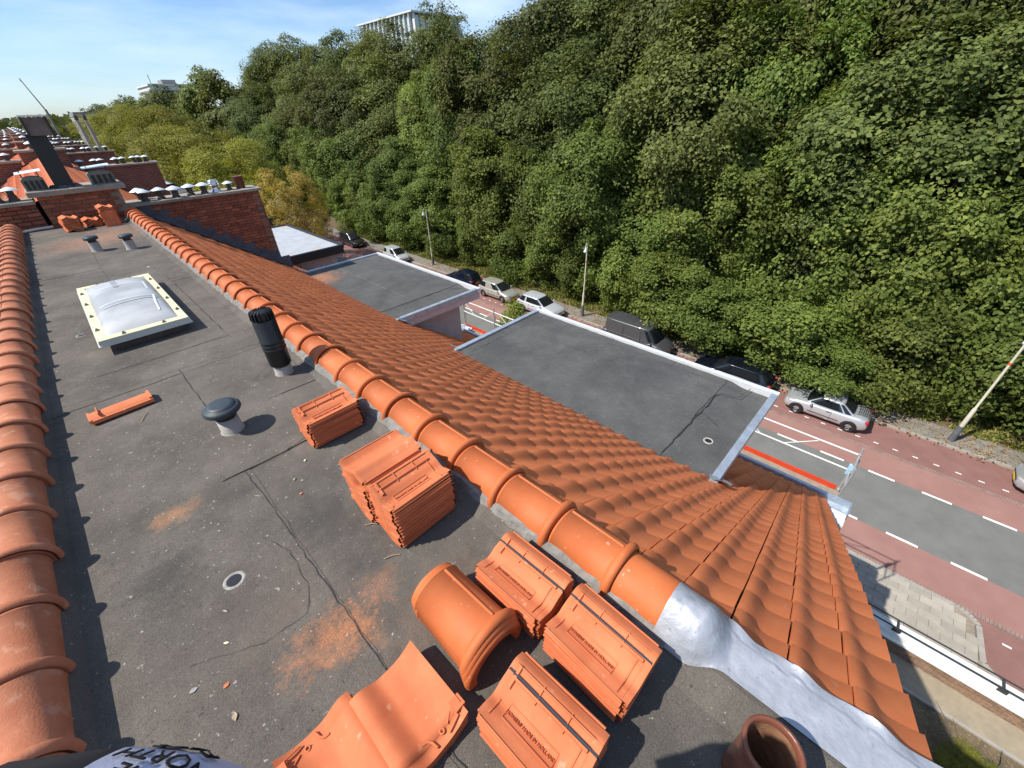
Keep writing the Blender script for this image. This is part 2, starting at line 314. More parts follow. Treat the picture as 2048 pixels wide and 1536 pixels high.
MT['fascia'] = M('pale_fascia', (0.56,0.47,0.45), .7, vs_=3, var=.08)
MT['blacktrim'] = M('black_fascia', (0.02,0.022,0.024), .5, var=.2)
MT['whiteroof'] = M('white_roof_membrane', (0.33,0.35,0.37), .6, vs_=2.2, c2=(0.44,0.46,0.48), bump=.1, bs=9, speck=(1.3,.6,(0.5,0.33,0.22),.6))
MT['glass'] = M('window_glass', (0.02,0.024,0.028), .08, var=.1, spec=.7)
MT['carglass'] = M('car_glass', (0.012,0.014,0.016), .06, var=.05, spec=.7)
MT['rubber'] = M('tyre_rubber', (0.015,0.015,0.015), .8, var=.1)
MT['rim'] = M('alloy_rim', (0.5,0.5,0.5), .3, .8, var=.05)
MT['redlamp'] = M('red_lamp', (0.45,0.015,0.03), .25, var=.05, spec=.6)
MT['headlamp'] = M('head_lamp', (0.7,0.72,0.74), .12, .3, var=.05, spec=.7)
MT['whitepaint'] = M('road_paint', (0.74,0.73,0.68), .8, var=.1, vs_=3, bump=.15, bs=80)
MT['asphalt'] = M('grey_asphalt', (0.135,0.134,0.122), .92, vs_=1.2, c2=(0.175,0.172,0.158), bump=.35, bs=120, speck=(90,.6,(0.22,0.22,0.2),.5))
MT['redasphalt'] = M('red_asphalt', (0.26,0.135,0.110), .92, vs_=0.9, c2=(0.32,0.172,0.142), bump=.35, bs=120, speck=(60,.63,(0.30,0.16,0.13),.6))
MT['redpaver'] = M('red_parking_paving', (0.195,0.098,0.082), .92, vs_=1.1, c2=(0.26,0.132,0.11), bump=.4, bs=60, speck=(18,.66,(0.09,0.05,0.05),.5))
MT['strip'] = brickish('pale_brick_strip', (0.29,0.19,0.155), (0.24,0.16,0.13), (0.16,0.11,0.09), .1, .2, axis='YX', ms=.012)
MT['kerb'] = M('kerb_stone', (0.32,0.29,0.25), .9, vs_=4, bump=.3, bs=50, var=.15)
MT['slab'] = M('concrete_slab', (0.30,0.265,0.215), .92, vs_=3, bump=.3, bs=70, c2=(0.38,0.34,0.28), rnd=.12)
MT['farpave'] = brickish('grey_paving', (0.23,0.205,0.17), (0.19,0.17,0.14), (0.12,0.11,0.09), .3, .3, axis='YX', ms=.012)
MT['soil'] = M('leaf_litter_soil', (0.085,0.062,0.036), .95, vs_=2.5, c2=(0.17,0.125,0.07), bump=.6, bs=16, speck=(16,.58,(0.28,0.2,0.1),.7))
MT['ground'] = M('far_ground', (0.06,0.075,0.035), .95, vs_=.2, c2=(0.1,0.1,0.05))
MT['grass'] = leaf_mat('grass_blades', (0.10,0.135,0.03), (0.18,0.20,0.045), (0.36,0.29,0.10), .25)
MT['litter'] = leaf_mat('fallen_leaves', (0.20,0.12,0.04), (0.30,0.19,0.07), (0.38,0.27,0.12), .1)
MT['bark'] = M('bark', (0.06,0.05,0.038), .95, vs_=6, c2=(0.12,0.105,0.08), bump=.7, bs=18)
MT['leafA'] = leaf_mat('oak_leaves', (0.070,0.088,0.023), (0.115,0.140,0.034), (0.180,0.205,0.055))
MT['leafB'] = leaf_mat('maple_leaves', (0.080,0.120,0.024), (0.135,0.186,0.037), (0.215,0.265,0.062), .36)
MT['leafY'] = leaf_mat('yellowing_leaves', (0.15,0.170,0.026), (0.24,0.250,0.040), (0.34,0.31,0.055), .36)
MT['leafG'] = leaf_mat('golden_leaves', (0.36,0.29,0.055), (0.55,0.42,0.085), (0.62,0.43,0.18), .38)
MT['leafL'] = leaf_mat('lime_leaves', (0.11,0.16,0.022), (0.18,0.235,0.035), (0.28,0.30,0.06), .35)
MT['scaf'] = M('galvanised_tube', (0.50,0.50,0.49), .4, .5, var=.2, vs_=9)
MT['orangeboard'] = M('orange_toe_board', (0.55,0.055,0.018), .6, var=.15, vs_=5)
MT['plank'] = M('scaffold_plank', (0.27,0.22,0.16), .85, var=.2, vs_=8)
MT['pole'] = M('cream_lamp_post', (0.52,0.49,0.38), .5, var=.12, vs_=4)
MT['polebase'] = M('dark_lamp_base', (0.09,0.095,0.10), .6, var=.2, vs_=5)
MT['orange'] = M('orange_band', (0.6,0.1,0.03), .6)
MT['whitewall'] = M('white_painted_wall', (0.70,0.69,0.63), .8, vs_=3, var=.08, bump=.1, bs=30)
MT['rail'] = M('dark_steel_rail', (0.06,0.065,0.07), .4, .4, var=.2)
MT['brownbrick'] = M('brown_brick', (0.19,0.115,0.07), .9, vs_=9, c2=(0.26,0.165,0.105), rnd=.2, local=True, bump=.3, bs=60)
MT['path'] = M('garden_path', (0.34,0.28,0.19), .95, vs_=3, c2=(0.24,0.2,0.14), bump=.3, bs=30)
MT['farwhite'] = M('pale_cladding', (0.62,0.62,0.59), .7, var=.06, vs_=1)
MT['farglass'] = M('tinted_facade_glass', (0.46,0.55,0.57), .2, var=.2, vs_=.2, spec=.6)
MT['fargrey'] = M('grey_cladding', (0.22,0.22,0.21), .7, var=.1, vs_=.5)
MT['fabric'] = M('black_jacket', (0.008,0.009,0.013), .95, var=.3, vs_=40, bump=.2, bs=300)
MT['lilac'] = M('pale_lilac_print', (0.56,0.57,0.68), .9, var=.08, vs_=30, bump=.2, bs=300)
MT['skin'] = M('skin', (0.45,0.26,0.18), .6, var=.05)
MT['jeans'] = M('dark_trousers', (0.02,0.022,0.03), .9)
MT['hair'] = M('dark_hair', (0.02,0.014,0.01), .7)
MT['plastic'] = M('clear_plastic', (0.6,0.63,0.65), .3, var=.15, vs_=14)
MT['stick'] = M('dry_twig', (0.35,0.28,0.18), .9)
MT['chalk'] = M('pale_scuff', (0.3,0.29,0.27), .95)
def paint(n, c, metal=.5, rough=.3):
    mm = M(n, c, rough, metal, var=.03, vs_=2, spec=.5); bb = mm.node_tree.nodes['Principled BSDF']; bb.inputs['Coat Weight'].default_value = .6; bb.inputs['Coat Roughness'].default_value = .06; return mm
GZ = -12.9        # street level below the roof deck

# ================================================================== SETTING
def sheet(name, poly, z, mat, parent=None):
    return MB().add([(x, y, z) for x, y in poly], [tuple(range(len(poly)))]).build(name, mat, parent)
def rect(x0, x1, y0, y1): return [(x0,y0),(x1,y0),(x1,y1),(x0,y1)]
tag(sheet('ground', rect(-2500, 2500, -600, 4500), GZ-0.16, MT['ground']), kind='structure')
Y0, Y1 = -40, 420
def strip3(name, x0, x1, z, mat, y0=Y0, y1=Y1):
    return tag(sheet(name, rect(x0, x1, y0, y1), z, mat), kind='structure')
strip3('carriageway', 17.8, 21.5, GZ, MT['asphalt'])
strip3('bicycle_lane', 21.5, 23.3, GZ, MT['redasphalt'])
strip3('bicycle_lane', 15.98, 17.8, GZ, MT['redasphalt'])
strip3('brick_strip', 23.3, 23.52, GZ+.004, MT['strip'])
strip3('brick_strip', 15.76, 15.98, GZ+.004, MT['strip'])
strip3('parking_lane', 23.52, 26.0, GZ, MT['redpaver'])
strip3('parking_lane', 13.3, 15.76, GZ, MT['redpaver'])
fk = tag(MB().box(26.0, 26.14, Y0, Y1, GZ-.1, GZ+.11).build('kerb', MT['kerb']), kind='structure')
strip3('pavement', 26.14, 27.75, GZ+.105, MT['farpave'])
strip3('woodland_floor', 27.75, 75, GZ+.1, MT['soil'], -40, 420)
# lane dashes: one metre long, one metre apart
mk_root = tag(empty('road_markings', (19.6, 0, GZ)), kind='structure')
dash_me = MB().box(-.06, .06, -.5, .5, 0, .005).mesh('lane_dash'); dash_me.materials.append(MT['whitepaint'])
small_me = MB().box(-.035, .035, -.105, .105, 0, .005).mesh('bay_dash'); small_me.materials.append(MT['whitepaint'])
def dash(me, x, y):
    o = mk('dash', me, None, mk_root, True, (x, y, GZ+.004)); return o
for k in range(-7, 26):
    dash(dash_me, 21.47, -3.05 + 2.0*k*0.985)
for k in range(-7, 6):
    dash(dash_me, 17.83, -2.2 + 2.0*k*0.985)
for k in range(-12, 45): dash(small_me, 24.04, -2.51 + .783*k)
for k in range(-12, -3): dash(small_me, 15.2, -3.2 + .78*k)
# ---- near pavement with a built-out kerb and big slabs
def arc(cx, cy, r_, a0, a1, n=8): return [(cx + r_*math.cos(a0+(a1-a0)*i/n), cy + r_*math.sin(a0+(a1-a0)*i/n)) for i in range(n+1)]
pv_poly = [(9.0, 60), (9.0, -40), (13.35, -40), (13.35, -7.3)] + arc(14.6, -6.55, .75, R(-90-20), R(-90), 1)[:0] + [(13.55, -6.75), (14.0, -6.42)] + arc(15.1, -5.75, .62, R(-60), R(0), 6) + [(15.72, 60)]
tag(MB().prism(pv_poly, GZ-.1, GZ+.07).build('pavement', MT['mortar']), kind='structure')
pave = tag(empty('slab_pavement', (14.5, -4, GZ)), kind='structure')
slab_me = MB().bbox(-.146, .146, -.296, .296, 0, .04, .006).mesh('paving_slab'); slab_me.materials.append(MT['slab'])
half_me = MB().bbox(-.146, .146, -.146, .146, 0, .04, .006).mesh('paving_slab_half'); half_me.materials.append(MT['slab'])
rng = random.Random(3)
for i in range(8):
    x = 13.3 + .15 + .3*i
    ylim = {0:-6.9, 1:-6.6, 2:-6.42, 3:-6.4, 4:-6.4, 5:-6.38, 6:-6.28, 7:-6.0}[i]
    y = -1.0 + (.3 if i % 2 else 0)
    while y - .3 > ylim + .0:
        mk('paving_slab', slab_me, None, pave, True, (x, y, GZ+.066+rng.uniform(-.003,.003)), (0, 0, rng.uniform(-.004,.004))); y -= .6
    if y + .0 > ylim: mk('paving_slab', half_me, None, pave, True, (x, y+.15, GZ+.066))
# kerb stones of the built-out corner
kb = tag(empty('kerb_edge', (15.6, -4, GZ)), kind='structure')
kpts = [(13.2,-8.6),(13.32,-7.5),(13.55,-6.9),(13.95,-6.52)] + arc(15.03, -5.8, .68, R(-62), R(0), 6) + [(15.72,-5.0),(15.72,-4),(15.72,-3),(15.72,-2),(15.72,-1),(15.72,0),(15.72,1)]
for a, b_ in zip(kpts[:-1], kpts[1:]):
    d = Vector((b_[0]-a[0], b_[1]-a[1], 0)); L_ = d.length; nrm = Vector((-d.y, d.x, 0)).normalized()*.075
    A = Vector((*a, 0)) + d.normalized()*.006; B = Vector((*b_, 0)) - d.normalized()*.006
    p = [A-nrm, B-nrm, B+nrm, A+nrm]
    MB().prism([(q.x, q.y) for q in p], GZ-.08, GZ+.115).build('kerb_stone', MT['kerb'], kb)

# ================================================================== OWN HOUSE
SL = R(35.08); CS, SN = math.cos(SL), math.sin(SL)
YA, YB = -0.77, 14.42
house = empty('terraced_house', (4.5, 6.5, GZ), 0, 'terraced house with flat felt roof deck between two orange tiled ridges', 'house')
# --- deck: felt sheets with wobbly lap edges
def wob(a, b_, y, seed, amp=.006):
    rr = random.Random(seed); return rr
def felt_sheet(x0, x1, y0, y1, z, seed, th=.008, parent=None, amp=.008, mat='felt'):
    rr = random.Random(seed); pts = []
    def edge(p, q, n):
        out = []
        for i in range(n):
            t = i/n; out.append((p[0]+(q[0]-p[0])*t + rr.uniform(-amp, amp), p[1]+(q[1]-p[1])*t + rr.uniform(-amp, amp)))
        return out
    ny = max(4, int(abs(y1-y0)/.12)); nx = max(3, int(abs(x1-x0)/.12))
    pts = edge((x0,y0),(x1,y0),nx) + edge((x1,y0),(x1,y1),ny) + edge((x1,y1),(x0,y1),nx) + edge((x0,y1),(x0,y0),ny)
    return MB().prism(pts, z, z+th).build('felt_sheet', MT[mat], parent)
deck = MB().box(-1.05, 1.22, -1.6, 13.92, -.22, -.006).build('roof_deck', MT['felt'], house)
lay = [(-.98,.135,-1.4,4.55,0,1),(.12,1.0,-1.4,2.9,-.003,2),(.115,1.0,2.75,4.5,.0022,22),(-.97,1.0,4.4,5.12,.004,3),(-.97,.05,5.0,9.2,0,4),(.03,1.0,5.0,7.6,-.003,5),(.03,1.0,7.5,13.8,.001,6),(-.97,.05,9.1,13.8,.003,7),
       (-.02,.62,2.62,3.42,.006,8),(.52,1.0,3.35,4.0,.0085,9),(-.42,.66,4.92,7.95,.007,10)]
for a in lay: felt_sheet(*a, parent=deck)
# bitumen squeezed out along the laps
def seam(pts, w=.008, seed=0, z=.0085):
    z += .0035
    rr = random.Random(seed); P = []
    for (a, b_) in zip(pts[:-1], pts[1:]):
        n = max(2, int(math.dist(a, b_)/.05))
        for i in range(n): t = i/n; P.append((a[0]+(b_[0]-a[0])*t + rr.uniform(-.006,.006), a[1]+(b_[1]-a[1])*t + rr.uniform(-.006,.006)))
    P.append(pts[-1]); L_, Rr = [], []
    for i, p in enumerate(P):
        q = P[min(i+1, len(P)-1)]; o_ = P[max(i-1, 0)]; dx, dy = q[0]-o_[0], q[1]-o_[1]; l = math.hypot(dx, dy) or 1
        ww = w*rr.uniform(.2, .8)*.4
        L_.append((p[0]-dy/l*ww, p[1]+dx/l*ww, z)); Rr.append((p[0]+dy/l*ww, p[1]-dx/l*ww, z))
    n = len(P); MB().add(L_+Rr, [(i, n+i, n+i+1, i+1) for i in range(n-1)]).build('bitumen_seam', MT['bitumen'], deck)
seam([(.16,.3),(.13,.9),(.12,1.5),(.12,2.2),(.10,2.65)], .010, 1, .0085)
seam([(.13,3.5),(.12,4.5)], .008, 2, .0135)
seam([(-.7,4.52),(-.1,4.5),(.5,4.48),(.95,4.46)], .009, 3, .0095); seam([(-.5,4.86),(.1,4.9),(.62,4.95)], .007, 4, .0125)
seam([(-.45,1.55),(-.2,1.42),(.0,1.4),(.06,1.55),(.07,1.8),(.0,2.0)], .006, 5, .0085)
seam([(-.02,2.7),(.0,2.63),(.3,2.6),(.6,2.66)], .007, 6, .012); seam([(.6,3.45),(.55,3.75),(.75,3.98)], .006, 7, .0145)
seam([(.66,5.0),(.66,6.4),(.64,7.9)], .008, 8, .0125); seam([(.04,8.0),(.03,9.5),(.05,10.6)], .01, 9, .0085); seam([(-.2,10.3),(.1,10.1),(.45,10.0)], .008, 10, .0085)
# fillets against both ridges
MB().add([(.90,-1.4,.006),(1.02,-1.4,.075),(1.02,13.85,.075),(.90,13.85,.006),(1.2,-1.4,.07),(1.2,13.85,.07)], [(0,1,2,3),(1,4,5,2)]).build('felt_upstand', MT['felt'], deck)
MB().add([(-.755,-1.4,.006),(-.80,-1.4,.09),(-.80,13.85,.09),(-.755,13.85,.006),(-1.0,-1.4,.085),(-1.0,13.85,.085)], [(3,2,1,0),(2,5,4,1)]).build('felt_upstand', MT['felt'], deck)
# outlets
for (x, y, r_, lab) in ((-.19,1.84,.034,'roof outlet with pale ring near the camera'),(-.44,6.2,.03,None)):
    o = MB().lathe([(r_*1.55,.0065),(r_*1.42,.011),(r_*1.12,.010),(r_,.007),(r_*.96,-.1)], 20, (x,y,0)).build('roof_outlet', MT['outlet'], deck)
    MB().add([(x+r_*.97*math.cos(t*math.pi/8), y+r_*.97*math.sin(t*math.pi/8), .0095) for t in range(16)], [tuple(range(16))]).build('outlet_hole', MT['black'], deck)

# --- tiles of the street slope
def tile_prof(u, A=.038):
    # rounded roll against the +y edge falling into a broad pan that rises again towards -y
    if u < .025: return A - .006*((.025-u)/.025)**2
    if u < .118: return A*(.5+.5*math.cos(math.pi*(u-.025)/.093))
    t = (u-.118)/.117; return .60*A*t*t*(1.5-.5*t)
TL, TH = .365, .016
def tile_geo(mb, M_=None, nu=13):
    us = [.0 + .2315*(i/(nu-1)) for i in range(nu)]
    def P(u, v, d=0): return (v, -u, tile_prof(max(0, u), .018+.022*v/TL) + .018*v/TL - d)   # the roll swells towards the tail so that it covers the next course
    top = [P(u, v) for v in (0, TL-.008) for u in us] + [(P(u, TL)[0], P(u, TL)[1], P(u, TL)[2]-.004) for u in us]
    f = [(j*nu+i, (j+1)*nu+i, (j+1)*nu+i+1, j*nu+i+1) for j in range(2) for i in range(nu-1)]
    fr = [(P(u, TL)[0], P(u, TL)[1], P(u, TL)[2]-.004) for u in us] + [P(u, TL-.003, TH) for u in us]
    ff = [(i, nu+i, nu+i+1, i+1) for i in range(nu-1)]
    sd_ = [P(us[0], 0), P(us[0], TL), P(us[0], TL, TH), P(us[0], 0, TH), P(us[-1], 0), P(us[-1], TL), P(us[-1], TL, TH), P(us[-1], 0, TH)]
    fs = [(0,1,2,3),(7,6,5,4)]
    T = (lambda q: [tuple(M_ @ Vector(p)) for p in q]) if M_ is not None else (lambda q: q)
    mb.add(T(top), f, True); mb.add(T(fr), ff, True); mb.add(T(sd_), fs)
tmb = MB(); tile_geo(tmb); tile_me = tmb.mesh('roof_tile'); tile_me.materials.append(MT['tile'])
slope = MB().add([(1.1, YA-.01, .04), (9.42, YA-.01, -5.79), (9.42, YB, -5.79), (1.1, YB, .04)], [(0,1,2,3)]).build('roof_slope', MT['blacktrim'], house)
DORM = [(0.70, 6.2), (8.38, 13.75)]
def in_dormer(x, y): return any(a+.16 < y-.12 and y-.12 < b_-.16 and 4.75 < x < 6.75 for a, b_ in DORM) or any(a+.36 < y-.12 < b_-.36 and 4.75 < x < 6.75 for a, b_ in DORM)
tiles = []
rng = random.Random(11)
for k in range(64):
    y = YA + .24*(k+1)
    for j in range(31):
        s_ = -.10 + .33*j
        x = 1.25 + s_*CS - .018*SN; z = -s_*SN - .018*CS
        if in_dormer(x+.1, y): continue
        if y > 14.4: continue
        tiles.append((x, y, z))
tiles.sort(key=lambda p: p[0]**2 + (p[1])**2*1.0 + (p[2]-1.95)**2)
for (x, y, z) in tiles[:300]:
    mk('roof_tile', tile_me, None, slope, True, (x, y+rng.uniform(-.0015,.0015), z), (rng.uniform(-.004,.004), SL+rng.uniform(-.003,.003), rng.uniform(-.004,.004)))
rest = MB()
for (x, y, z) in tiles[300:]:
    tile_geo(rest, Matrix.Translation((x, y, z)) @ Matrix.Rotation(SL+rng.uniform(-.004,.004), 4, 'Y') @ Matrix.Rotation(rng.uniform(-.004,.004), 4, 'Z'), 9 if y > 6 or x > 6 else 11)
tag(rest.build('roof_tiles', MT['tile'], slope), kind='stuff')
# --- ridge tiles
def ridge_mesh(name, mat, ribs=(64,)):
    mb = MB(); ang = [-10 + 200*i/22 for i in range(23)]
    def ring(y, dr):
        out = []
        for a in ang:
            t = R(a); c, s_ = math.cos(t), math.sin(t)
            rx, rz = .132+dr, .118+dr
            z = .055 + rz*s_ if s_ >= 0 else .055 + s_*.19
            out.append((rx*c, y, z))
        return out
    st = [(0,.0),(0,.010),(.004,.020),(.014,.027),(.026,.028),(.038,.022),(.046,.010),(.049,.0),(.056,-.001),(.36,-.006),(.361,-.002),(.372,-.002),(.373,-.010),(.40,-.011)]
    V = []; n = len(ang)
    for y, dr in st: V += ring(y, dr)
    mb.add(V, [(j*n+i, j*n+i+1, (j+1)*n+i+1, (j+1)*n+i) for j in range(len(st)-1) for i in range(n-1)], True)
    e = ring(0, 0.010) + ring(0, -.018) + ring(.4, -.02)
    mb.add(e, [(n+i, n+i+1, i+1, i) for i in range(n-1)] + [(2*n+i, 2*n+i+1, n+i+1, n+i) for i in range(n-1)], True)
    # lower edge thickness and the lengthwise ribs
    for a in ribs:
        t = R(a); p0 = Vector((.132*math.cos(t), 0, .055+.118*math.sin(t))); nn = Vector((math.cos(t), 0, math.sin(t))); tt = Vector((-math.sin(t), 0, math.cos(t)))
        q = []
        for y in (.052, .358):
            for (w, h) in ((-.006,-.004),(-.003,.005),(.003,.005),(.006,-.004)): q.append(p0 + nn*(h-.003*(y>.2)) + tt*w + Vector((0,y,0)))
        mb.add(q, [(0,1,5,4),(1,2,6,5),(2,3,7,6),(3,2,1,0)])
    me = mb.mesh(name); me.materials.append(mat); return me
rt_me = ridge_mesh('ridge_tile', MT['ridge']); ort_me = ridge_mesh('ridge_tile_old', MT['old_ridge'], (112,))
ridge_r = MB().box(1.10, 1.22, .12, 14.3, .02, .12).build('ridge', MT['mortar'], house)
ridge_l = MB().box(-1.03, -.83, -1.5, 13.4, .0, .13).build('ridge', MT['mortar'], house)
cut = MB(); tmp_ = MB()
ca_ = [-10+200*i/22 for i in range(23)]
def cring(y, dr=0): return [((.132+dr)*math.cos(R(a)), y, .055+(.118+dr)*math.sin(R(a)) if math.sin(R(a)) >= 0 else .055+math.sin(R(a))*.19) for a in ca_]
cut.add(cring(0)+cring(.32,-.004), [(i, i+1, 24+i, 23+i) for i in range(22)], True); cut.add(cring(0)+cring(0,-.016), [(23+i, 24+i, i+1, i) for i in range(22)])
mk('ridge_tile', cut.mesh('cut_ridge_tile'), MT['ridge'], ridge_r, True, (1.135, .10, .012))
for k in range(1, 38):
    mk('ridge_tile', rt_me, None, ridge_r, True, (1.135+rng.uniform(-.004,.004), .03+.38*k, .012+rng.uniform(-.003,.003)), (rng.uniform(-.012,.012), rng.uniform(-.02,.02), rng.uniform(-.01,.01)))
for k in range(-7, 33):
    mk('ridge_tile', ort_me, None, ridge_l, True, (-.915+rng.uniform(-.005,.005), 1.47+.371*k, .050+rng.uniform(-.004,.004)), (rng.uniform(-.012,.012), rng.uniform(-.03,.03), rng.uniform(-.012,.012)))
rr_m = random.Random(31); mbd = MB(); ny_ = 260
mV = []
for i in range(ny_):
    y_ = .12 + 13.6*i/(ny_-1); a_ = rr_m.uniform(-.009,.009); h_ = rr_m.uniform(-.008,.008)
    mV += [(.968+a_, y_, .046+h_*.3), (.985+a_*.6, y_, .082+h_), (1.03, y_, .098+h_*.5)]
mbd.add(mV, [(3*i+k, 3*i+k+1, 3*i+k+4, 3*i+k+3) for i in range(ny_-1) for k in range(2)]); mbd.build('mortar_bedding', MT['bedding'], ridge_r)
# --- back slope (falls away beyond the left ridge)
back = MB().add([(-1.0, -1.5, .0), (-9.2, -1.5, -5.75), (-9.2, 13.9, -5.75), (-1.0, 13.9, .0)], [(3,2,1,0)]).build('back_slope', MT['blacktrim'], house)
bt = MB()
for k in range(64):
    for j in range(9):
        s_ = -.08+.33*j
        tile_geo(bt, Matrix.Translation((-1.0-s_*CS+.01, -1.5+.24*k, -s_*SN-.02)) @ Matrix.Rotation(math.pi, 4, 'Z') @ Matrix.Rotation(SL, 4, 'Y'), 7)
tag(bt.build('roof_tiles', MT['old_ridge'], back), kind='stuff')
# --- body of the house
MB().box(-8.7, 8.85, YA+.06, YB-.1, GZ-.1, -6.0).build('wall', MT['brickfac'], house)
MB().add([(-8.6,YA+.06,-6.0),(8.8,YA+.06,-6.0),(1.1,YA+.06,-.14),(-.95,YA+.06,-.1)], [(0,1,2,3)]).build('gable_wall', MT['brickwall'], house)
MB().box(-1.0, 1.1, -1.6, YA+.03, GZ, -.23).build('stair_tower', MT['brickwall'], house)
# --- gutter in zinc with a wide flat front lip
g = MB()
gp = [(9.30,-5.80),(9.34,-5.93),(9.52,-5.95),(9.62,-5.90),(9.66,-5.80),(9.74,-5.79),(9.75,-5.83)]
for a, b_ in zip(gp[:-1], gp[1:]): g.add([(a[0],-1.22,a[1]),(b_[0],-1.22,b_[1]),(b_[0],13.8,b_[1]),(a[0],13.8,a[1])], [(0,1,2,3)])
g.box(9.28, 9.75, -1.25, -1.22, -5.96, -5.78)
g.build('gutter', MT['zinc'], house)
MB().box(8.9, 9.3, -1.22, YA-.01, -6.02, -5.82).build('gutter_corner_board', MT['whitewall'], house)
MB().box(8.8, 9.3, YA, 13.8, -6.15, -5.97).build('soffit', MT['whitewall'], house)
# --- dormers
def dormer(y0, y1, zt, felt, trim, fascia, name='dormer', parent=house, xf_=7.25, gutter_right=True):
    d = MB().box(4.35, xf_-.02, y0+.02, y1-.02, zt-.26, zt-.075).build(name, fascia, parent)
    # roof felt, with a sunken gutter along the near side
    yg = y0 + .78 if gutter_right else y0
    fb = MB()
    def rowz(y):
        if not gutter_right: return zt
        if y > yg: return zt
        if y > yg-.28: return zt - .055*(1-math.cos(math.pi*(yg-y)/.28))/2
        return zt-.055
    ys = [y0+.05] + [y0+.05+(yg-y0-.05)*i/10 for i in range(1, 11)] + [yg+.02, y1-.05]
    xs = [4.3, 5.0, 5.8, 6.6, xf_-.05]
    fb.add([(x, y, rowz(y)) for y in ys for x in xs], [(j*5+i, j*5+i+1, (j+1)*5+i+1, (j+1)*5+i) for j in range(len(ys)-1) for i in range(4)], True)
    fb.build('roof_felt', felt, d)
    t = MB()
    t.box(xf_-.10, xf_, y0-.02, y1+.02, zt-.07, zt+.055); t.build('edge_trim', trim, d)
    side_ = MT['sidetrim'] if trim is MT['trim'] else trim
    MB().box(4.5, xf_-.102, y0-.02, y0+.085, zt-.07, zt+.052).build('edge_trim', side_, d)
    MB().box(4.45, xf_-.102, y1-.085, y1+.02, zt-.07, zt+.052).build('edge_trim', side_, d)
    # cheeks and front with windows
    for yy in (y0+.36, y1-.36-.12):
        MB().add([(4.75,yy,zt-.262),(6.72,yy,zt-.262),(6.72,yy,-(6.72-1.25)*SN/CS-.1),(4.75,yy,-(4.75-1.25)*SN/CS-.1),
                  (4.75,yy+.12,zt-.262),(6.72,yy+.12,zt-.262),(6.72,yy+.12,-(6.72-1.25)*SN/CS-.1),(4.75,yy+.12,-(4.75-1.25)*SN/CS-.1)],
                 [(0,3,2,1),(4,5,6,7),(0,1,5,4),(1,2,6,5),(2,3,7,6),(3,0,4,7)]).build('cheek', MT['render'], d)
    MB().box(6.6, 6.715, y0+.485, y1-.485, -4.0, zt-.262).build('front', MT['whitewall'], d)
    w = (y1-y0-1.2)/3
    for i in range(3):
        MB().box(6.69, 6.73, y0+.62+w*i, y0+.62+w*i+w-.1, -3.5, zt-.42).build('window', MT['glass'], d)
    return d
dA = dormer(.70, 6.17, -2.3, MT['dfelt'], MT['trim'], MT['fascia'])
dB = dormer(8.36, 13.78, -2.3, MT['dfelt'], MT['trim'], MT['fascia'])
for (x, y) in ((5.35, 1.12),):
    MB().lathe([(.075,.0),(.07,.012),(.055,.012),(.05,.0),(.048,-.05)], 18, (x, y, -2.352)).build('roof_outlet', MT['pipe'], dA)
    MB().add([(x+.046*math.cos(t*math.pi/8), y+.046*math.sin(t*math.pi/8), -2.347) for t in range(16)], [tuple(range(16))]).build('outlet_hole', MT['black'], dA)
def dseam(pts, par, z=-2.293, w=.02, seed=1, mat='bitumen'):
    rr = random.Random(seed); P = []
    for (a, b_) in zip(pts[:-1], pts[1:]):
        n = max(2, int(math.dist(a, b_)/.12))
        for i in range(n): t = i/n; P.append((a[0]+(b_[0]-a[0])*t + rr.uniform(-.015,.015), a[1]+(b_[1]-a[1])*t + rr.uniform(-.015,.015)))
    P.append(pts[-1]); A, B = [], []
    for i, p in enumerate(P):
        q = P[min(i+1, len(P)-1)]; o_ = P[max(i-1, 0)]; dx, dy = q[0]-o_[0], q[1]-o_[1]; l = math.hypot(dx, dy) or 1; ww = w*rr.uniform(.15, 1)*.5
        A.append((p[0]-dy/l*ww, p[1]+dx/l*ww, z)); B.append((p[0]+dy/l*ww, p[1]-dx/l*ww, z))
    n = len(P); MB().add(A+B, [(i, n+i, n+i+1, i+1) for i in range(n-1)]).build('felt_seam', MT[mat], par)
for a in ((4.5,5.66,1.50,6.10,-2.2975,41),(5.62,6.46,1.52,6.10,-2.2945,42),(6.42,7.13,1.50,3.95,-2.2965,43),(6.43,7.13,3.9,6.10,-2.2935,44)): felt_sheet(*a, th=.009, parent=dA, amp=.01, mat='dfelt')
for a in ((4.5,5.54,9.16,13.68,-2.2975,45),(5.5,6.44,9.15,13.68,-2.2945,46),(6.4,7.13,9.16,11.4,-2.2965,47),(6.41,7.13,11.35,13.68,-2.2935,48)): felt_sheet(*a, th=.009, parent=dB, amp=.01, mat='dfelt')
for par, ys_ in ((dA, (2.4, 4.4)), (dB, (10.2, 12.1))):
    for y_ in ys_: MB().box(7.147, 7.253, y_-.05, y_+.05, -2.373, -2.242).build('trim_joint', MT['trim'], par)
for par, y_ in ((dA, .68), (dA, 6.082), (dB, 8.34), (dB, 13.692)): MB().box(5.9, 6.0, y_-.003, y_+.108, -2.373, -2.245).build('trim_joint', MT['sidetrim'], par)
dseam([(4.6,1.5),(5.5,1.49),(6.5,1.47),(6.62,1.42),(6.72,1.16),(7.1,1.1)], dA, -2.2845, .022, 3)
dseam([(5.75,1.15),(5.85,1.35),(5.95,1.47)], dA, -2.30, .014, 13)
dseam([(6.9,.9),(6.92,2.5),(6.9,4.2),(6.88,6.0)], dA, -2.2835, .008, 4); dseam([(5.67,1.5),(5.66,3.2),(5.67,5.0)], dA, -2.288, .008, 5, 'chalk')
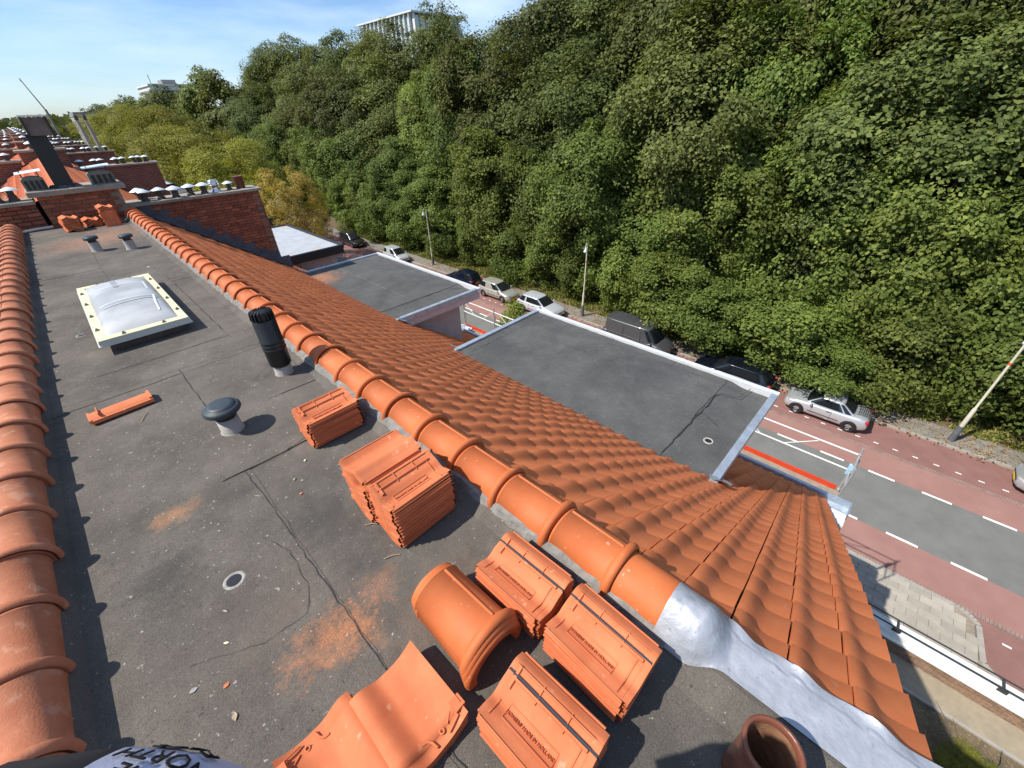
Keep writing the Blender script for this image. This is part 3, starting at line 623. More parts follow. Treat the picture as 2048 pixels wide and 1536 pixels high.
dseam([(6.55,3.4),(6.3,3.45),(6.25,3.9),(6.2,5.0)], dA, -2.2835, .012, 6); dseam([(6.85,2.5),(7.15,2.5)], dA, -2.2835, .012, 7); dseam([(6.85,4.4),(7.15,4.4)], dA, -2.2835, .012, 8)
dseam([(4.7,5.85),(5.8,5.83),(7.1,5.85)], dA, -2.2835, .014, 9)
dseam([(4.6,9.1),(5.6,9.12),(6.6,9.14),(7.1,8.9)], dB, -2.2845, .02, 10); dseam([(5.5,9.3),(5.5,11.5),(5.5,13.6)], dB, -2.2835, .009, 11, 'chalk'); dseam([(6.4,9.6),(6.4,11.4),(6.5,13.6)], dB, -2.2835, .009, 12)
# lead pieces where the trims meet the tiles
def lead_scrap(cx, cy, cz, sx, sy, seed, mat='oldlead', parent=house, tilt=SL):
    rr = random.Random(seed)
    def P(u, v):
        return Vector((sx*(u-.5), sy*(v-.5), .035 + .02*math.sin(9*u+seed)*math.sin(7*v) + rr.uniform(-.006,.006)))
    mb = MB().grid(P, 9, 9); mb.xf(Matrix.Translation((cx, cy, cz)) @ Matrix.Rotation(tilt, 4, 'Y')); return mb.build('lead_patch', MT[mat], parent)
lead_scrap(4.62, .68, -2.33, .34, .3, 2, 'zinc'); lead_scrap(4.62, 6.25, -2.33, .3, .34, 3, 'zinc'); lead_scrap(4.66, 8.33, -2.34, .34, .34, 4, 'zinc'); lead_scrap(4.5, 13.8, -2.25, .3, .3, 5, 'zinc')
# --- lead flashing dressed over the end of the ridge
rr = random.Random(5)
sl_t = lambda x: -(x-1.25)*SN/CS+.0
def lead_P(u, v):
    # v along the ridge (from y=.17 towards -y), u across from deck to tiles
    y = .18 - 1.05*v
    if v < .13: A = (.972, .058); crest = (1.135, .212); B = (1.30, .03)
    else:
        t = min(1, (v-.13)/.14); t = t*t*(3-2*t)
        A = (.972+.065*t, .058+.022*t); crest = (1.135+.0*t, .212-.135*t); B = (1.30-.05*t, .035+.045*t)
    # quadratic through the three points
    x = A[0]+(B[0]-A[0])*u
    zc = (1-u)**2*A[1] + 2*u*(1-u)*(2*crest[1]-.5*(A[1]+B[1])) + u*u*B[1]
    k = (y-YA)/.24; ph = (1-(k % 1))*.24
    zc += (tile_prof(ph)-.018)*max(0, (u-.8)/.2)**1.3*.7
    x += .012*max(0, u-.6)*math.sin(6.28*k+1.0)
    q = Vector((x*5.0, y*5.0, 3.1)); q2 = Vector((x*13.0+4, y*13.0, 1.7))
    zc += min(1, u*4)*(.008*(.35-abs(mnoise.noise(q))) + .006*(.3-abs(mnoise.noise(q2))))
    base = .006+(x-.9)/.12*.069 if x < 1.02 else (.075 if x < 1.2 else sl_t(x)+tile_prof(ph, .05))
    return (x, y, max(zc, base+.006+.004*u))
MB().grid(lead_P, 34, 110, True, True).build('lead_flashing', MT['lead'], house)

# ================================================================== CHIMNEY WALLS
brick_me = MB().bbox(-.104, .104, -.03, .03, -.031, .031, .004).mesh('brick'); brick_me.materials.append(MT['brick'])
halfb_me = MB().bbox(-.049, .049, -.03, .03, -.031, .031, .004).mesh('brick_half'); halfb_me.materials.append(MT['brick'])
def brick_face(parent, x0, x1, z0f, z1, y, course=.075, seed=1):
    rr = random.Random(seed); n = 0
    zmin = min(z0f(x0), z0f(x1)); row = 0; z = z1 - course/2
    while z > zmin:
        x = x0 + (.11 if row % 2 == 0 else .055)
        first = row % 2 == 1
        if first and z - .03 > z0f(x0+.05):
            mk('brick', halfb_me, None, parent, True, (x0+.053, y+rr.uniform(-.003,.003), z)); x = x0 + .11 + .11
        while x + .1 <= x1 + .01:
            if z - .035 > z0f(x) - .03:
                mk('brick', brick_me, None, parent, True, (x, y+rr.uniform(-.003,.003), z+rr.uniform(-.002,.002)), (rr.uniform(-.01,.01),0,0)); n += 1
            x += .22
        z -= course; row += 1
    return n
def cowl_meshes():
    cap = MB().lathe([(.0,.30),(.03,.297),(.175,.232),(.178,.225),(.17,.226),(.03,.28)], 18).mesh('cowl_cap'); cap.materials.append(MT['cowl'])
    st = MB().lathe([(.10,.0),(.095,.05),(.075,.06),(.075,.13)], 14, cap1=True)
    for a in range(3):
        t = a*2.09; st.tube([(.07*math.cos(t),.07*math.sin(t),.12),(.11*math.cos(t),.11*math.sin(t),.25)], .008, 5)
    st.lathe([(.06,.13),(.06,.235)], 12, cap1=True)
    s_ = st.mesh('cowl_stem'); s_.materials.append(MT['cowlstem']); return cap, s_
CAP, STEM = cowl_meshes()
def cowl(parent, x, y, z, rr, sc=1.0):
    a = mk('flue_cowl', STEM, None, parent, True, (x, y, z), (rr.uniform(-.05,.05), rr.uniform(-.05,.05), rr.uniform(0,6))); a.scale = (sc, sc, sc)
    c = bpy.data.objects.new('cowl_cap', CAP); col.objects.link(c); c.parent = a; c.rotation_euler = (rr.uniform(-.06,.06), rr.uniform(-.06,.06), 0)
rr = random.Random(21)
sl_z = lambda x: -(x-1.25)*SN/CS
# centre stack
cst = MB().box(-.28, 1.12, 13.93, 14.75, -.1, .63).build('chimney_stack', MT['mortar'], house)
brick_face(cst, -.28, 1.12, lambda x: .0, .63, 13.925, .08, 2)
MB().bbox(-.40, 1.26, 13.80, 14.86, .63, .735, .012).build('coping', MT['concrete'], cst)
MB().box(.11, .43, 14.05, 14.33, .736, 1.75).build('extract_duct', MT['black'], cst)
MB().lathe([(.30,.0),(.24,.05),(.235,.06)], 4, (.27,14.2,.735), False).build('duct_collar', MT['oldlead'], cst)
bx = MB().box(.2, .54, 13.98, 14.4, 1.72, 2.04).build('duct_hood', M('brown_hood', (0.17,0.135,0.115), .8, var=.2, vs_=7, bump=.2, bs=30), cst)
MB().box(.165, .2, 13.95, 14.42, 1.68, 2.05).build('hood_frame', MT['black'], cst); MB().box(.54, .575, 13.95, 14.42, 1.68, 2.05).build('hood_frame', MT['black'], cst)
MB().box(.155, .585, 13.94, 14.43, 2.052, 2.08).build('hood_lid', MT['cowl'], cst)
for (x0, x1, tilt) in ((-.36, .0, 0), (.72, 1.16, 0)):
    v = MB()
    n = 9; xm = (x0+x1)/2; hw = (x1-x0)/2
    prof = [(x0, .736)] + [(xm - hw*math.cos(math.pi*i/n), .93 + .07*math.sin(math.pi*i/n)) for i in range(n+1)] + [(x1, .736)]
    for y in (13.98, 14.40): pass
    nn = len(prof)
    v.add([(x, 14.0, z) for x, z in prof] + [(x, 14.38, z) for x, z in prof], [(i, i+1, nn+i+1, nn+i) for i in range(nn-1)] + [tuple(range(nn-1,-1,-1)), tuple(range(nn, 2*nn))])
    vv = v.build('louvred_vent', M('vent_stone', (0.2,0.19,0.155), .9, var=.25, vs_=9), cst)
    w = (x1-x0)/5.2
    for i in range(4): MB().box(x0+.04+w*1.2*i, x0+.04+w*1.2*i+w*.75, 13.985, 13.997, .76, .93).build('louvre_opening', MT['black'], cst)
    MB().add([(x0-.03,13.98,1.06),(x1+.03,13.98,1.10),(x1+.03,14.42,1.12),(x0-.03,14.42,1.08)], [(0,1,2,3)]).build('vent_lid', MT['cowl'], cst)
    for x in (x0+.05, x1-.05): MB().tube([(x,14.2,.98),(x,14.2,1.10)], .012, 6).build('lid_post', MT['cowlstem'], cst)
# right chimney wall above the street slope
rw = MB().add([(1.2,14.45,.14),(4.2,14.45,.14),(4.2,14.45,-2.1),(1.2,14.45,-.1),(1.2,15.1,.14),(4.2,15.1,.14),(4.2,15.1,-2.1),(1.2,15.1,-.1)], [(0,3,2,1),(4,5,6,7),(0,1,5,4),(1,2,6,5),(3,0,4,7)]).build('chimney_stack', MT['mortar'], house)
brick_face(rw, 1.2, 4.21, lambda x: sl_z(x)+.04, .14, 14.445, .075, 3)
brick_face  # side face bricks
for row in range(28):
    zz = .14-.0375-.075*row
    if row % 2 == 0:
        for i in range(3): mk('brick', brick_me, None, rw, True, (4.198, 14.554+.219*i-.0, zz), (0,0,math.pi/2))
    else:
        for i in range(2): mk('brick', brick_me, None, rw, True, (4.198, 14.664+.219*i, zz), (0,0,math.pi/2))
        for yy in (14.50, 15.05): mk('brick', halfb_me, None, rw, True, (4.198, yy, zz), (0,0,math.pi/2))
MB().bbox(1.12, 4.3, 14.34, 15.2, .14, .21, .01).build('coping', MT['concrete'], rw)
for i, x in enumerate((1.58, 1.93, 2.25, 2.6, 2.92)): cowl(rw, x, 14.6+.03*(i % 2), .202, rr, .95)
cowl(rw, 1.56, 15.0, .202, rr, .95); cowl(rw, 3.57, 14.7, .202, rr, .8)
MB().lathe([(.17,.0),(.10,.06),(.10,.16),(.13,.17),(.13,.19),(.115,.14),(.13,.21),(.13,.24),(.115,.25),(.13,.26),(.13,.29),(.06,.31),(.0,.31)], 20, (3.22,14.7,.202)).build('steel_flue', MT['steel'], rw)
MB().lathe([(.12,.0),(.13,.3),(.14,.31),(.12,.33),(.1,.14)], 16, (3.88,14.75,.205)).build('clay_pot', M('brown_pot', (0.12,0.04,0.025), .6, var=.2), rw)
# stepped lead flashing along the slope
for i in range(11):
    x0 = 1.3 + .285*i; x1 = x0 + .32; zb = sl_z(x1)-.03; zt_ = sl_z(x0)+.24 - .02
    zt_ = round((zt_-.14)/.075)*.075 + .14
    y_ = 14.403 - .002*(i % 2)
    MB().add([(x0,y_,zt_),(x1,y_,zt_),(x1,y_,zb),(x0,y_,sl_z(x0)-.03)], [(0,3,2,1)]).add([(x0,y_,zt_),(x1,y_,zt_),(x1,y_+.03,zt_+.004),(x0,y_+.03,zt_+.004)], [(0,1,2,3)]).build('step_flashing', MT['oldlead'], rw)
MB().grid(lambda u, v: (1.25+3.0*u, 14.39-.17*v, sl_z(1.25+3.0*u)+.055-.008*v+.006*math.sin(40*u)), 40, 4).build('soaker', MT['oldlead'], rw)
# left chimney wall above the back slope
lw = MB().add([(-.36,13.96,.5),(-5.2,13.96,.5),(-5.2,13.96,-3.3),(-.36,13.96,-.1),(-.36,14.6,.5),(-5.2,14.6,.5),(-5.2,14.6,-3.3),(-.36,14.6,-.1)], [(1,2,3,0),(7,6,5,4),(1,0,4,5),(0,3,7,4),(2,1,5,6)]).build('chimney_stack', MT['brickwall'], house)
brick_face(lw, -1.9, -.36, lambda x: min(.0, (x+1.0)*.7), .5, 13.955, .08, 4)
MB().bbox(-5.3, -.34, 13.86, 14.72, .5, .57, .01).build('coping', MT['concrete'], lw)
for x in (-.62, -.86, -1.35, -1.75, -2.15): cowl(lw, x, 14.15+.1*rr.random(), .562, rr, .95)
cowl(lw, -.95, 14.45, .562, rr, .95)
MB().tube([(-.98,13.62,.03),(-.6,13.7,.05),(-.3,13.8,.04)], .03, 8).build('lead_roll', MT['whiteframe'], house)

# ================================================================== NEIGHBOURING HOUSES ALONG THE ROW
HL = 13.65
nb = empty('row_house', (4.5, 21.3, GZ), 0, 'brick terraced house just beyond the nearest chimney wall with white roofed dormer', 'house', 'terraced houses receding along the street')
NY0 = 14.7
unit = MB()
for k in range(53):
    for j in range(0, 30, 1):
        s_ = -.10+.33*j; x = 1.25+s_*CS; z = -s_*SN-.02
        yy = NY0+.24*(k+1)
        if 4.9 < x < 6.6 and any(a+.4 < yy-.12 < b_-.4 for a, b_ in ((15.85,21.3),(23.3,27.2))): continue
        tile_geo(unit, Matrix.Translation((x, yy, z)) @ Matrix.Rotation(SL, 4, 'Y'), 6)
o = unit.build('roof_tiles', MT['tile'], nb); tag(o, kind='stuff')
# upper pitched part
up_ = MB()
rp_ = R(29)
for k in range(53):
    for j in range(4):
        s_ = .0+.33*j
        tile_geo(up_, Matrix.Translation((.2+s_*math.cos(rp_), NY0+.24*(k+1), .72-s_*math.sin(rp_))) @ Matrix.Rotation(rp_, 4, 'Y'), 6)
        tile_geo(up_, Matrix.Translation((.2-s_*math.cos(rp_), NY0+.24*k, .72-s_*math.sin(rp_))) @ Matrix.Rotation(math.pi, 4, 'Z') @ Matrix.Rotation(rp_, 4, 'Y'), 6)
tag(up_.build('upper_roof_tiles', MT['stacktile'], nb), kind='stuff')
for j in range(14):
    pass
bts = MB()
for k in range(53):
    for j in range(16):
        s_ = .1+.33*j
        tile_geo(bts, Matrix.Translation((-.9-s_*CS, NY0+.24*k, .1-s_*SN)) @ Matrix.Rotation(math.pi, 4, 'Z') @ Matrix.Rotation(SL, 4, 'Y'), 5)
tag(bts.build('back_roof_tiles', MT['old_ridge'], nb), kind='stuff')
MB().box(-8.7, 8.85, 13.8, 27.4, GZ-.1, -6.0).build('wall', MT['brickfac'], nb)
MB().add([(-8.8,14.7,-6.0),(-8.8,27.4,-6.0),(-1,27.4,-.08),(-1,14.7,-.08),(1.1,14.7,-.08),(1.1,27.4,-.08),(9.2,27.4,-5.75),(9.2,14.7,-5.75)], [(0,1,2,3),(3,2,5,4),(4,5,6,7)]).build('roof_underlay', MT['blacktrim'], nb)
for k in range(34): mk('ridge_tile', rt_me, None, nb, True, (1.135, NY0+.05+.38*k, .01))
g = MB()
for a, b_ in zip(gp[:-1], gp[1:]): g.add([(a[0],13.8,a[1]),(b_[0],13.8,b_[1]),(b_[0],27.4,b_[1]),(a[0],27.4,a[1])], [(0,1,2,3)])
g.build('gutter', MT['zinc'], nb)
dormer(15.85, 21.3, -2.3, MT['whiteroof'], MT['blacktrim'], MT['blacktrim'], 'dormer', nb, 6.95, False)
dormer(23.3, 27.3, -2.3, MT['dfelt'], MT['blacktrim'], MT['blacktrim'], 'dormer', nb, 6.95, False)
# party chimney wall at its far end
Yp = 27.5
pw = MB().add([(1.2,Yp,.2),(4.06,Yp,.2),(4.06,Yp,-2.1),(1.2,Yp,-.1),(1.2,Yp+.6,.2),(4.06,Yp+.6,.2),(4.06,Yp+.6,-2.1),(1.2,Yp+.6,-.1)], [(0,3,2,1),(4,5,6,7),(0,1,5,4),(1,2,6,5),(3,0,4,7)]).build('chimney_stack', MT['brickwall'], nb)
MB().bbox(1.1, 4.16, Yp-.1, Yp+.72, .2, .27, .01).build('coping', MT['concrete'], pw)
for x in (1.9, 2.1, 2.65, 2.9, 3.3, 3.5, 3.75, 1.4): cowl(pw, x, Yp+.2+.25*rr.random(), .262, rr, .95)
pl = MB().box(-5.2, -.36, Yp, Yp+.6, -3.0, .62).build('chimney_stack', MT['brickwall'], nb)
MB().bbox(-5.3, -.3, Yp-.1, Yp+.72, .62, .70, .01).build('coping', MT['concrete'], pl)
for x in (-.7, -1.2, -1.7, -2.4, -3.2): cowl(pl, x, Yp+.2+.25*rr.random(), .69, rr, .95)
pc = MB().box(-.28, 1.12, Yp, Yp+.8, -.1, .95).build('chimney_stack', MT['brickwall'], nb)
MB().bbox(-.38, 1.22, Yp-.1, Yp+.9, .95, 1.03, .01).build('coping', MT['concrete'], pc)
cowl(pc, .2, Yp+.3, 1.02, rr); cowl(pc, .8, Yp+.3, 1.02, rr)
ORD = ['second', 'third', 'fourth', 'fifth', 'sixth', 'seventh', 'eighth', 'ninth', 'tenth']
for i in range(1, 9):
    c = copy_tree(nb); c.location = Vector((4.5, 21.3, GZ)) + Vector((-.012*i*i, HL*i, 0))
    c['label'] = 'brick terraced house with orange roof, ' + ORD[i] + ' house beyond the nearest chimney wall'
# twin steel flues standing on the second chimney wall of the row
tf = empty('twin_flue', (3.05, 41.35, .25), 0, 'pair of tall weathered metal flue pipes standing on a chimney wall far down the row', 'flue pipe')
for dx in (0, .42):
    MB().tube([(dx, 0, 0), (dx, 0, 1.85)], .085, 12).build('pipe', MT['pipe'], tf, False)
    MB().lathe([(.1,1.75),(.1,2.0),(.08,2.02)], 12, (dx,0,0), cap1=True).build('cap', MT['cowlstem'], tf, False)
MB().tube([(-.0,0,1.6),(.42,0,1.6)], .02, 6).build('bracket', MT['cowlstem'], tf, False)
# houses of the parallel street behind, seen past the left ridge
bh = empty('back_street_house', (-30, 60, GZ), 0, 'dark brick house row in the street behind, glimpsed past the left ridge', 'house')
hb = MB().box(-6, 6, -25, 45, 0, 7.2); hb.build('wall', MT['brickwall'], bh, False)
MB().add([(-6.4,-25,7.0),(6.4,-25,7.0),(0,-25,11.6),(-6.4,45,7.0),(6.4,45,7.0),(0,45,11.6)], [(0,2,5,3),(1,4,5,2),(0,1,2),(3,5,4)]).build('roof', MT['old_ridge'], bh, False)
for i in range(9): MB().box(-1.5, 1.5, -24+8*i, -23.4+8*i, 8, 12.4).build('chimney', MT['brickwall'], bh, False)

# ================================================================== THINGS ON THE DECK
# skylight
skl = empty('skylight', (.075, 6.46, .01), 0, 'rectangular domed skylight with cream clipped frame on the felt roof', 'skylight')
hx, hy = .385, 1.10
MB().prism(rect(-hx+.07, hx-.07, -hy+.09, hy-.09), 0, .085).build('upstand', MT['felt'], skl, False)
fr_ = MB()
fr_.box(-hx, hx, -hy, -hy+.012, .095, .145); fr_.box(-hx, hx, hy-.012, hy, .095, .145); fr_.box(-hx, -hx+.012, -hy+.012, hy-.012, .095, .145); fr_.box(hx-.012, hx, -hy+.012, hy-.012, .095, .145)
fr_.box(-hx-.012, hx+.012, -hy-.012, hy+.012, .095, .106)
fr_.build('frame', MT['whiteframe'], skl, False)
tp = MB(); w_ = .075
tp.box(-hx+.005, hx-.005, -hy+.005, -hy+w_+.03, .146, .158); tp.box(-hx+.005, hx-.005, hy-w_-.03, hy-.005, .146, .158)
tp.box(-hx+.005, -hx+w_, -hy+w_+.03, hy-w_-.03, .146, .157); tp.box(hx-w_, hx-.005, -hy+w_+.03, hy-w_-.03, .146, .157)
tp.build('clamp_frame', MT['cream'], skl, False)
ww = hx-w_+.005; wh = hy-w_-.025
def dome_z(x, y):
    a = min(1, max(0, 1-abs(x/ww)**2.6)); b_ = min(1, max(0, 1-abs(y/wh)**4)); return .150 + .105*(a**.55)*(b_**.6)
MB().grid(lambda u, v: ((2*u-1)*ww, (2*v-1)*wh, dome_z((2*u-1)*ww, (2*v-1)*wh)), 29, 41).build('dome', MT['dome'], skl, False)
def tape(x0, y0, x1, y1, w, mat, n=20, dz=.004):
    d = Vector((x1-x0, y1-y0)); nn_ = Vector((-d.y, d.x)).normalized()*w*.5
    def P(u, v):
        x = x0+d.x*u+nn_.x*(2*v-1); y = y0+d.y*u+nn_.y*(2*v-1); return (x, y, dome_z(x, y)+dz)
    MB().grid(P, n, 4).build('tape_strip', MT[mat], skl, False)
tape(-.24, -.30, .27, -.28, .10, 'tape'); tape(-.25, -.24, .26, -.235, .012, 'putty', dz=.007); tape(-.23, -.36, .25, -.335, .012, 'putty', dz=.007)
tape(-.02, .35, -.03, .85, .05, 'tape'); tape(.22, -.5, .245, -.2, .02, 'putty', dz=.007); tape(.20, -.80, .22, -.45, .018, 'putty', dz=.007); tape(.24, .1, .25, .5, .018, 'putty')
tape(-.2, .42, .2, .44, .012, 'putty', dz=.007)
for (x, y) in [(-hx+.035, -.75), (-hx+.035, -.25), (-hx+.035, .25), (-hx+.035, .75), (hx-.035, -.75), (hx-.035, -.25), (hx-.035, .25), (hx-.035, .75), (-.17, -hy+.05), (.17, -hy+.05), (-.17, hy-.05), (.17, hy-.05)]:
    MB().add([(x-.018,y-.025,.158),(x+.018,y-.025,.158),(x+.018,y+.025,.158),(x-.018,y+.025,.158),(x,y,.186)], [(0,1,4),(1,2,4),(2,3,4),(3,0,4)]).build('clip', MT['clip'], skl, False)
# black flue terminal
fl = empty('flue_terminal', (.775, 3.68, .005), 0, 'tall black plastic flue terminal with slotted cap beside the right ridge', 'flue pipe')
MB().lathe([(.085,.0),(.075,.02),(.073,.10),(.068,.11)], 20).build('base_pipe', MT['pipe'], fl, False)
MB().lathe([(.062,.08),(.084,.11),(.09,.115),(.09,.26),(.094,.265),(.094,.275),(.09,.28),(.09,.295),(.094,.30),(.094,.31),(.09,.315),(.09,.33),(.094,.335),(.094,.345),(.09,.35),(.09,.53),(.084,.54)], 28).build('outer_tube', MT['black'], fl, False)
cp = MB().lathe([(.07,.53),(.072,.60),(.06,.615),(.0,.60)], 24)
for i in range(18):
    t = 2*math.pi*i/18; c_, s_ = math.cos(t), math.sin(t); q = [(.068,-.005,.535),(.068,.005,.535),(.094,.005,.55),(.094,-.005,.55),(.05,-.005,.625),(.05,.005,.625),(.088,.005,.61),(.088,-.005,.61)]
    cp.add([(a*c_-b_*s_, a*s_+b_*c_, z) for a, b_, z in q], [(0,1,2,3),(4,7,6,5),(0,3,7,4),(1,5,6,2),(2,6,7,3)])
cp.build('slotted_cap', MT['black'], fl, False)
# mushroom vent
mv = empty('roof_vent', (.19, 3.15, .005), 0, 'mushroom roof vent with dark domed cap on a pale stub pipe, nearest vent', 'roof vent')
MB().lathe([(.085,.0),(.078,.012),(.072,.02),(.07,.13),(.066,.13)], 24).build('pipe', MT['pipe'], mv, False)
MB().lathe([(.064,.12),(.062,.2)], 20).build('neck', MT['black'], mv, False)
MB().lathe([(.06,.19),(.115,.185),(.122,.195),(.122,.212),(.112,.225),(.105,.228),(.092,.229),(.09,.24),(.06,.245),(.0,.246)], 32).build('cap', MT['darkgrey'], mv, False)
for (x, y, lab) in ((.13, 10.55, 'left of the two small pipe vents far back on the deck'), (.58, 10.2, 'right of the two small pipe vents far back, beside the ridge')):
    v_ = empty('roof_vent', (x, y, .004), 0, lab, 'roof vent', 'small pipe vents at the back of the deck')
    MB().lathe([(.09,.0),(.078,.02),(.074,.16)], 18, cap1=True).build('pipe', MT['pipe'], v_, False)
    MB().lathe([(.06,.15),(.06,.21)], 14).build('neck', MT['black'], v_, False)
    MB().lathe([(.06,.205),(.10,.205),(.105,.22),(.105,.245),(.09,.258),(.0,.26)], 20).build('cap', MT['darkgrey'], v_, False)
# glazed pot in the near right corner
pt = empty('clay_pot', (.815, -.275, .005), 0, 'empty glazed brown clay flue pot at the lower edge of the picture', 'pot')
MB().lathe([(.078,.0),(.079,.22),(.082,.26),(.087,.28),(.087,.292),(.081,.297),(.074,.293),(.071,.27)], 40).build('body', MT['copperpot'], pt, False)
MB().lathe([(.0715,.272),(.070,.22),(.070,.02),(.0,.015)], 36).build('inside', MT['potin'], pt, False)

# --- loose tiles: stacks and bundles
def loose_prof(u):   # u 0..1 across .25 m
    return .022*math.sin(2*math.pi*(u-.05)) + .004*math.cos(6*math.pi*u)
def loose_tile(detail=False, flip=True):
    mb = MB(); nu, W, L_, th = 19, .245, .385, .015; s_ = -1 if flip else 1
    us = [i/(nu-1) for i in range(nu)]
    X = lambda u: (u-.5)*W
    def Z(u, v): return s_*loose_prof(u) + (.006 if v < .06 or v > .94 else 0)
    vv = [0,.05,.08,.92,.95,1]
    top = [(X(u), (v-.5)*L_, Z(u, v)) for v in vv for u in us]; m = len(vv)
    mb.add(top, [(j*nu+i, j*nu+i+1, (j+1)*nu+i+1, (j+1)*nu+i) for j in range(m-1) for i in range(nu-1)], True)
    bot = [(X(u), (v-.5)*L_, s_*loose_prof(u)-th) for v in (0, 1) for u in us]
    mb.add(bot, [(nu+i, nu+i+1, i+1, i) for i in range(nu-1)], True)
    for v in (0, 1):
        e = [(X(u), (v-.5)*L_, Z(u, v)) for u in us] + [(X(u), (v-.5)*L_, s_*loose_prof(u)-th) for u in us]
        mb.add(e, [(i, nu+i, nu+i+1, i+1) if v == 0 else (i+1, nu+i+1, nu+i, i) for i in range(nu-1)])
    for u, d in ((0, -1), (1, 1)):   # side laps with a double rib
        x = X(u); z = s_*loose_prof(u)
        mb.box(min(x, x+d*.016), max(x, x+d*.016), -L_/2+.02, L_/2-.01, z-th, z-.009)
        mb.box(x+d*.006-.003, x+d*.006+.003, -L_/2+.02, L_/2-.01, z-.009, z+.004)
    if detail:
        def rib(x0, y0, x1, y1, h=.006, w=.006):
            n = 8; d = Vector((x1-x0, y1-y0)); nn_ = Vector((-d.y, d.x)).normalized()*w*.5
            V = []
            for i in range(n+1):
                t = i/n; x = x0+d.x*t; y = y0+d.y*t
                for (k, hh) in ((-1, -.002), (-.5, h), (.5, h), (1, -.002)):
                    xx = x+nn_.x*k; yy = y+nn_.y*k; V.append((xx, yy, s_*loose_prof(xx/W+.5)+hh))
            mb.add(V, [(i*4+k, i*4+k+1, i*4+k+5, i*4+k+4) for i in range(n) for k in range(3)])
        rib(.035,-.16,.035,.17,.012,.012); rib(.075,-.19,.075,.19,.007,.008); rib(-.075,-.09,-.075,.12,.004); rib(-.025,-.09,-.025,.12,.004); rib(-.075,-.09,-.025,-.09,.004); rib(-.075,.12,-.025,.12,.004)
        rib(-.11,-.14,.03,-.14,.006,.008); rib(-.11,-.165,.03,-.165,.004,.006); rib(.0,.155,.075,.155,.012,.02); rib(-.10,.16,-.04,.16,.006,.01); rib(.02,.05,.08,.05,.008,.006); rib(.02,-.07,.08,-.07,.008,.006)
    return mb
LT = loose_tile(False).mesh('loose_tile'); LT.materials.append(MT['stacktile'])
LTD = loose_tile(True).mesh('loose_tile_back'); LTD.materials.append(MT['stacktile'])
LTF = loose_tile(False, False).mesh('loose_tile_face'); LTF.materials.append(MT['stacktile'])
def text_mesh(s, size, depth=.0015):
    cu = bpy.data.curves.new('txt', 'FONT'); cu.body = s; cu.size = size; cu.extrude = depth; cu.align_x = 'CENTER'; cu.align_y = 'CENTER'; cu.resolution_u = 2
    ob = bpy.data.objects.new('txt', cu); col.objects.link(ob); dg = bpy.context.evaluated_depsgraph_get(); me = bpy.data.meshes.new_from_object(ob.evaluated_get(dg)); col.objects.unlink(ob); bpy.data.objects.remove(ob); return me
TXT = text_mesh('MONIER® MADE IN HOLLAND', .0155, .003); TXT.materials.clear(); TXT.materials.append(M('lettering_clay', (0.40,0.09,0.03), .8, local=True))
rng = random.Random(9)
def lettering(parent):
    o = bpy.data.objects.new('embossed_lettering', TXT); col.objects.link(o); o.parent = parent; o.location = (-.05, .015, -loose_prof(.296)+.0025); o.rotation_euler = (0, 0, -math.pi/2)
PT = .0262
def stack(x, y, rz, n, lab, top_lab, group, z0=.035, top=True, jit=.006, mesh=None):
    for i in range(n):
        last = i == n-1
        o = mk('loose_roof_tile', (LTD if last and top else (mesh or LT)), None, None, False, (x+rng.uniform(-jit,jit), y+rng.uniform(-jit,jit), z0+PT*i), (0, 0, rz+rng.uniform(-.03,.03)))
        tag(o, top_lab if last else lab, 'roof tile', None if last else group)
        if last and top: lettering(o)
stack(.71, 2.60, math.pi/2, 8, 'clay tile below the top one in the small unstrapped stack nearest the flue', 'topmost clay tile of the small unstrapped stack nearest the flue', 'tiles of the small stack near the flue')
stack(.685, 1.49, math.pi/2, 11, 'clay tile below the top one in the tall front stack against the ridge', 'topmost ribbed clay tile of the tall front stack against the ridge', 'tiles of the tall front stack')
stack(.665, 1.735, math.pi/2, 10, 'clay tile in the rear half of the double stack against the ridge', 'smooth faced clay tile on top of the rear half of the double stack', 'tiles of the rear half of the double stack', top=False)
o = mk('loose_roof_tile', LTF, None, None, False, (.67, 1.745, .035+PT*10+.03), (.03, 0, math.pi/2+.03)); tag(o, 'trough side up clay tile resting on the double stack beside the ridge', 'roof tile')
def bundle(x, y, rz, n, lab, tilt=0.0):
    b_ = empty('tile_bundle', (x, y, .004), rz, lab, 'tile bundle', 'strapped bundles of clay tiles')
    for i in range(n):
        last = i == n-1
        o = bpy.data.objects.new('bundled_tile', LTD if last else LT); col.objects.link(o); o.parent = b_; o.location = (rng.uniform(-.003,.003)+tilt*i, rng.uniform(-.003,.003), .035+PT*i); o.rotation_euler = (0, 0, rng.uniform(-.01,.01))
        if last: lettering(o)
    zt_ = .035+PT*(n-1)
    pts = [(.045+tilt*n, -.205, .02), (.045+tilt*n, -.202, zt_-.01), (.045+tilt*n, -.19, zt_+.026), (.045+tilt*n, .19, zt_+.026), (.045+tilt*n, .202, zt_-.01), (.045+tilt*n, .205, .02)]
    s_ = MB(); 
    V = []
    for p in pts: V += [(p[0]-.0042, p[1], p[2]), (p[0]+.0042, p[1], p[2])]
    s_.add(V, [(2*i, 2*i+2, 2*i+3, 2*i+1) for i in range(len(pts)-1)]); s_.build('strap', MT['strap'], b_, False)
bundle(.765, .725, 0.02, 6, 'strapped tile bundle furthest from the camera, between ridge and spare ridge tiles')
bundle(.765, .305, -.02, 7, 'strapped tile bundle beside the last ridge tile and lead flashing')
bundle(.395, .30, .03, 7, 'strapped tile bundle cut by the bottom edge, beside the upturned trough tiles')
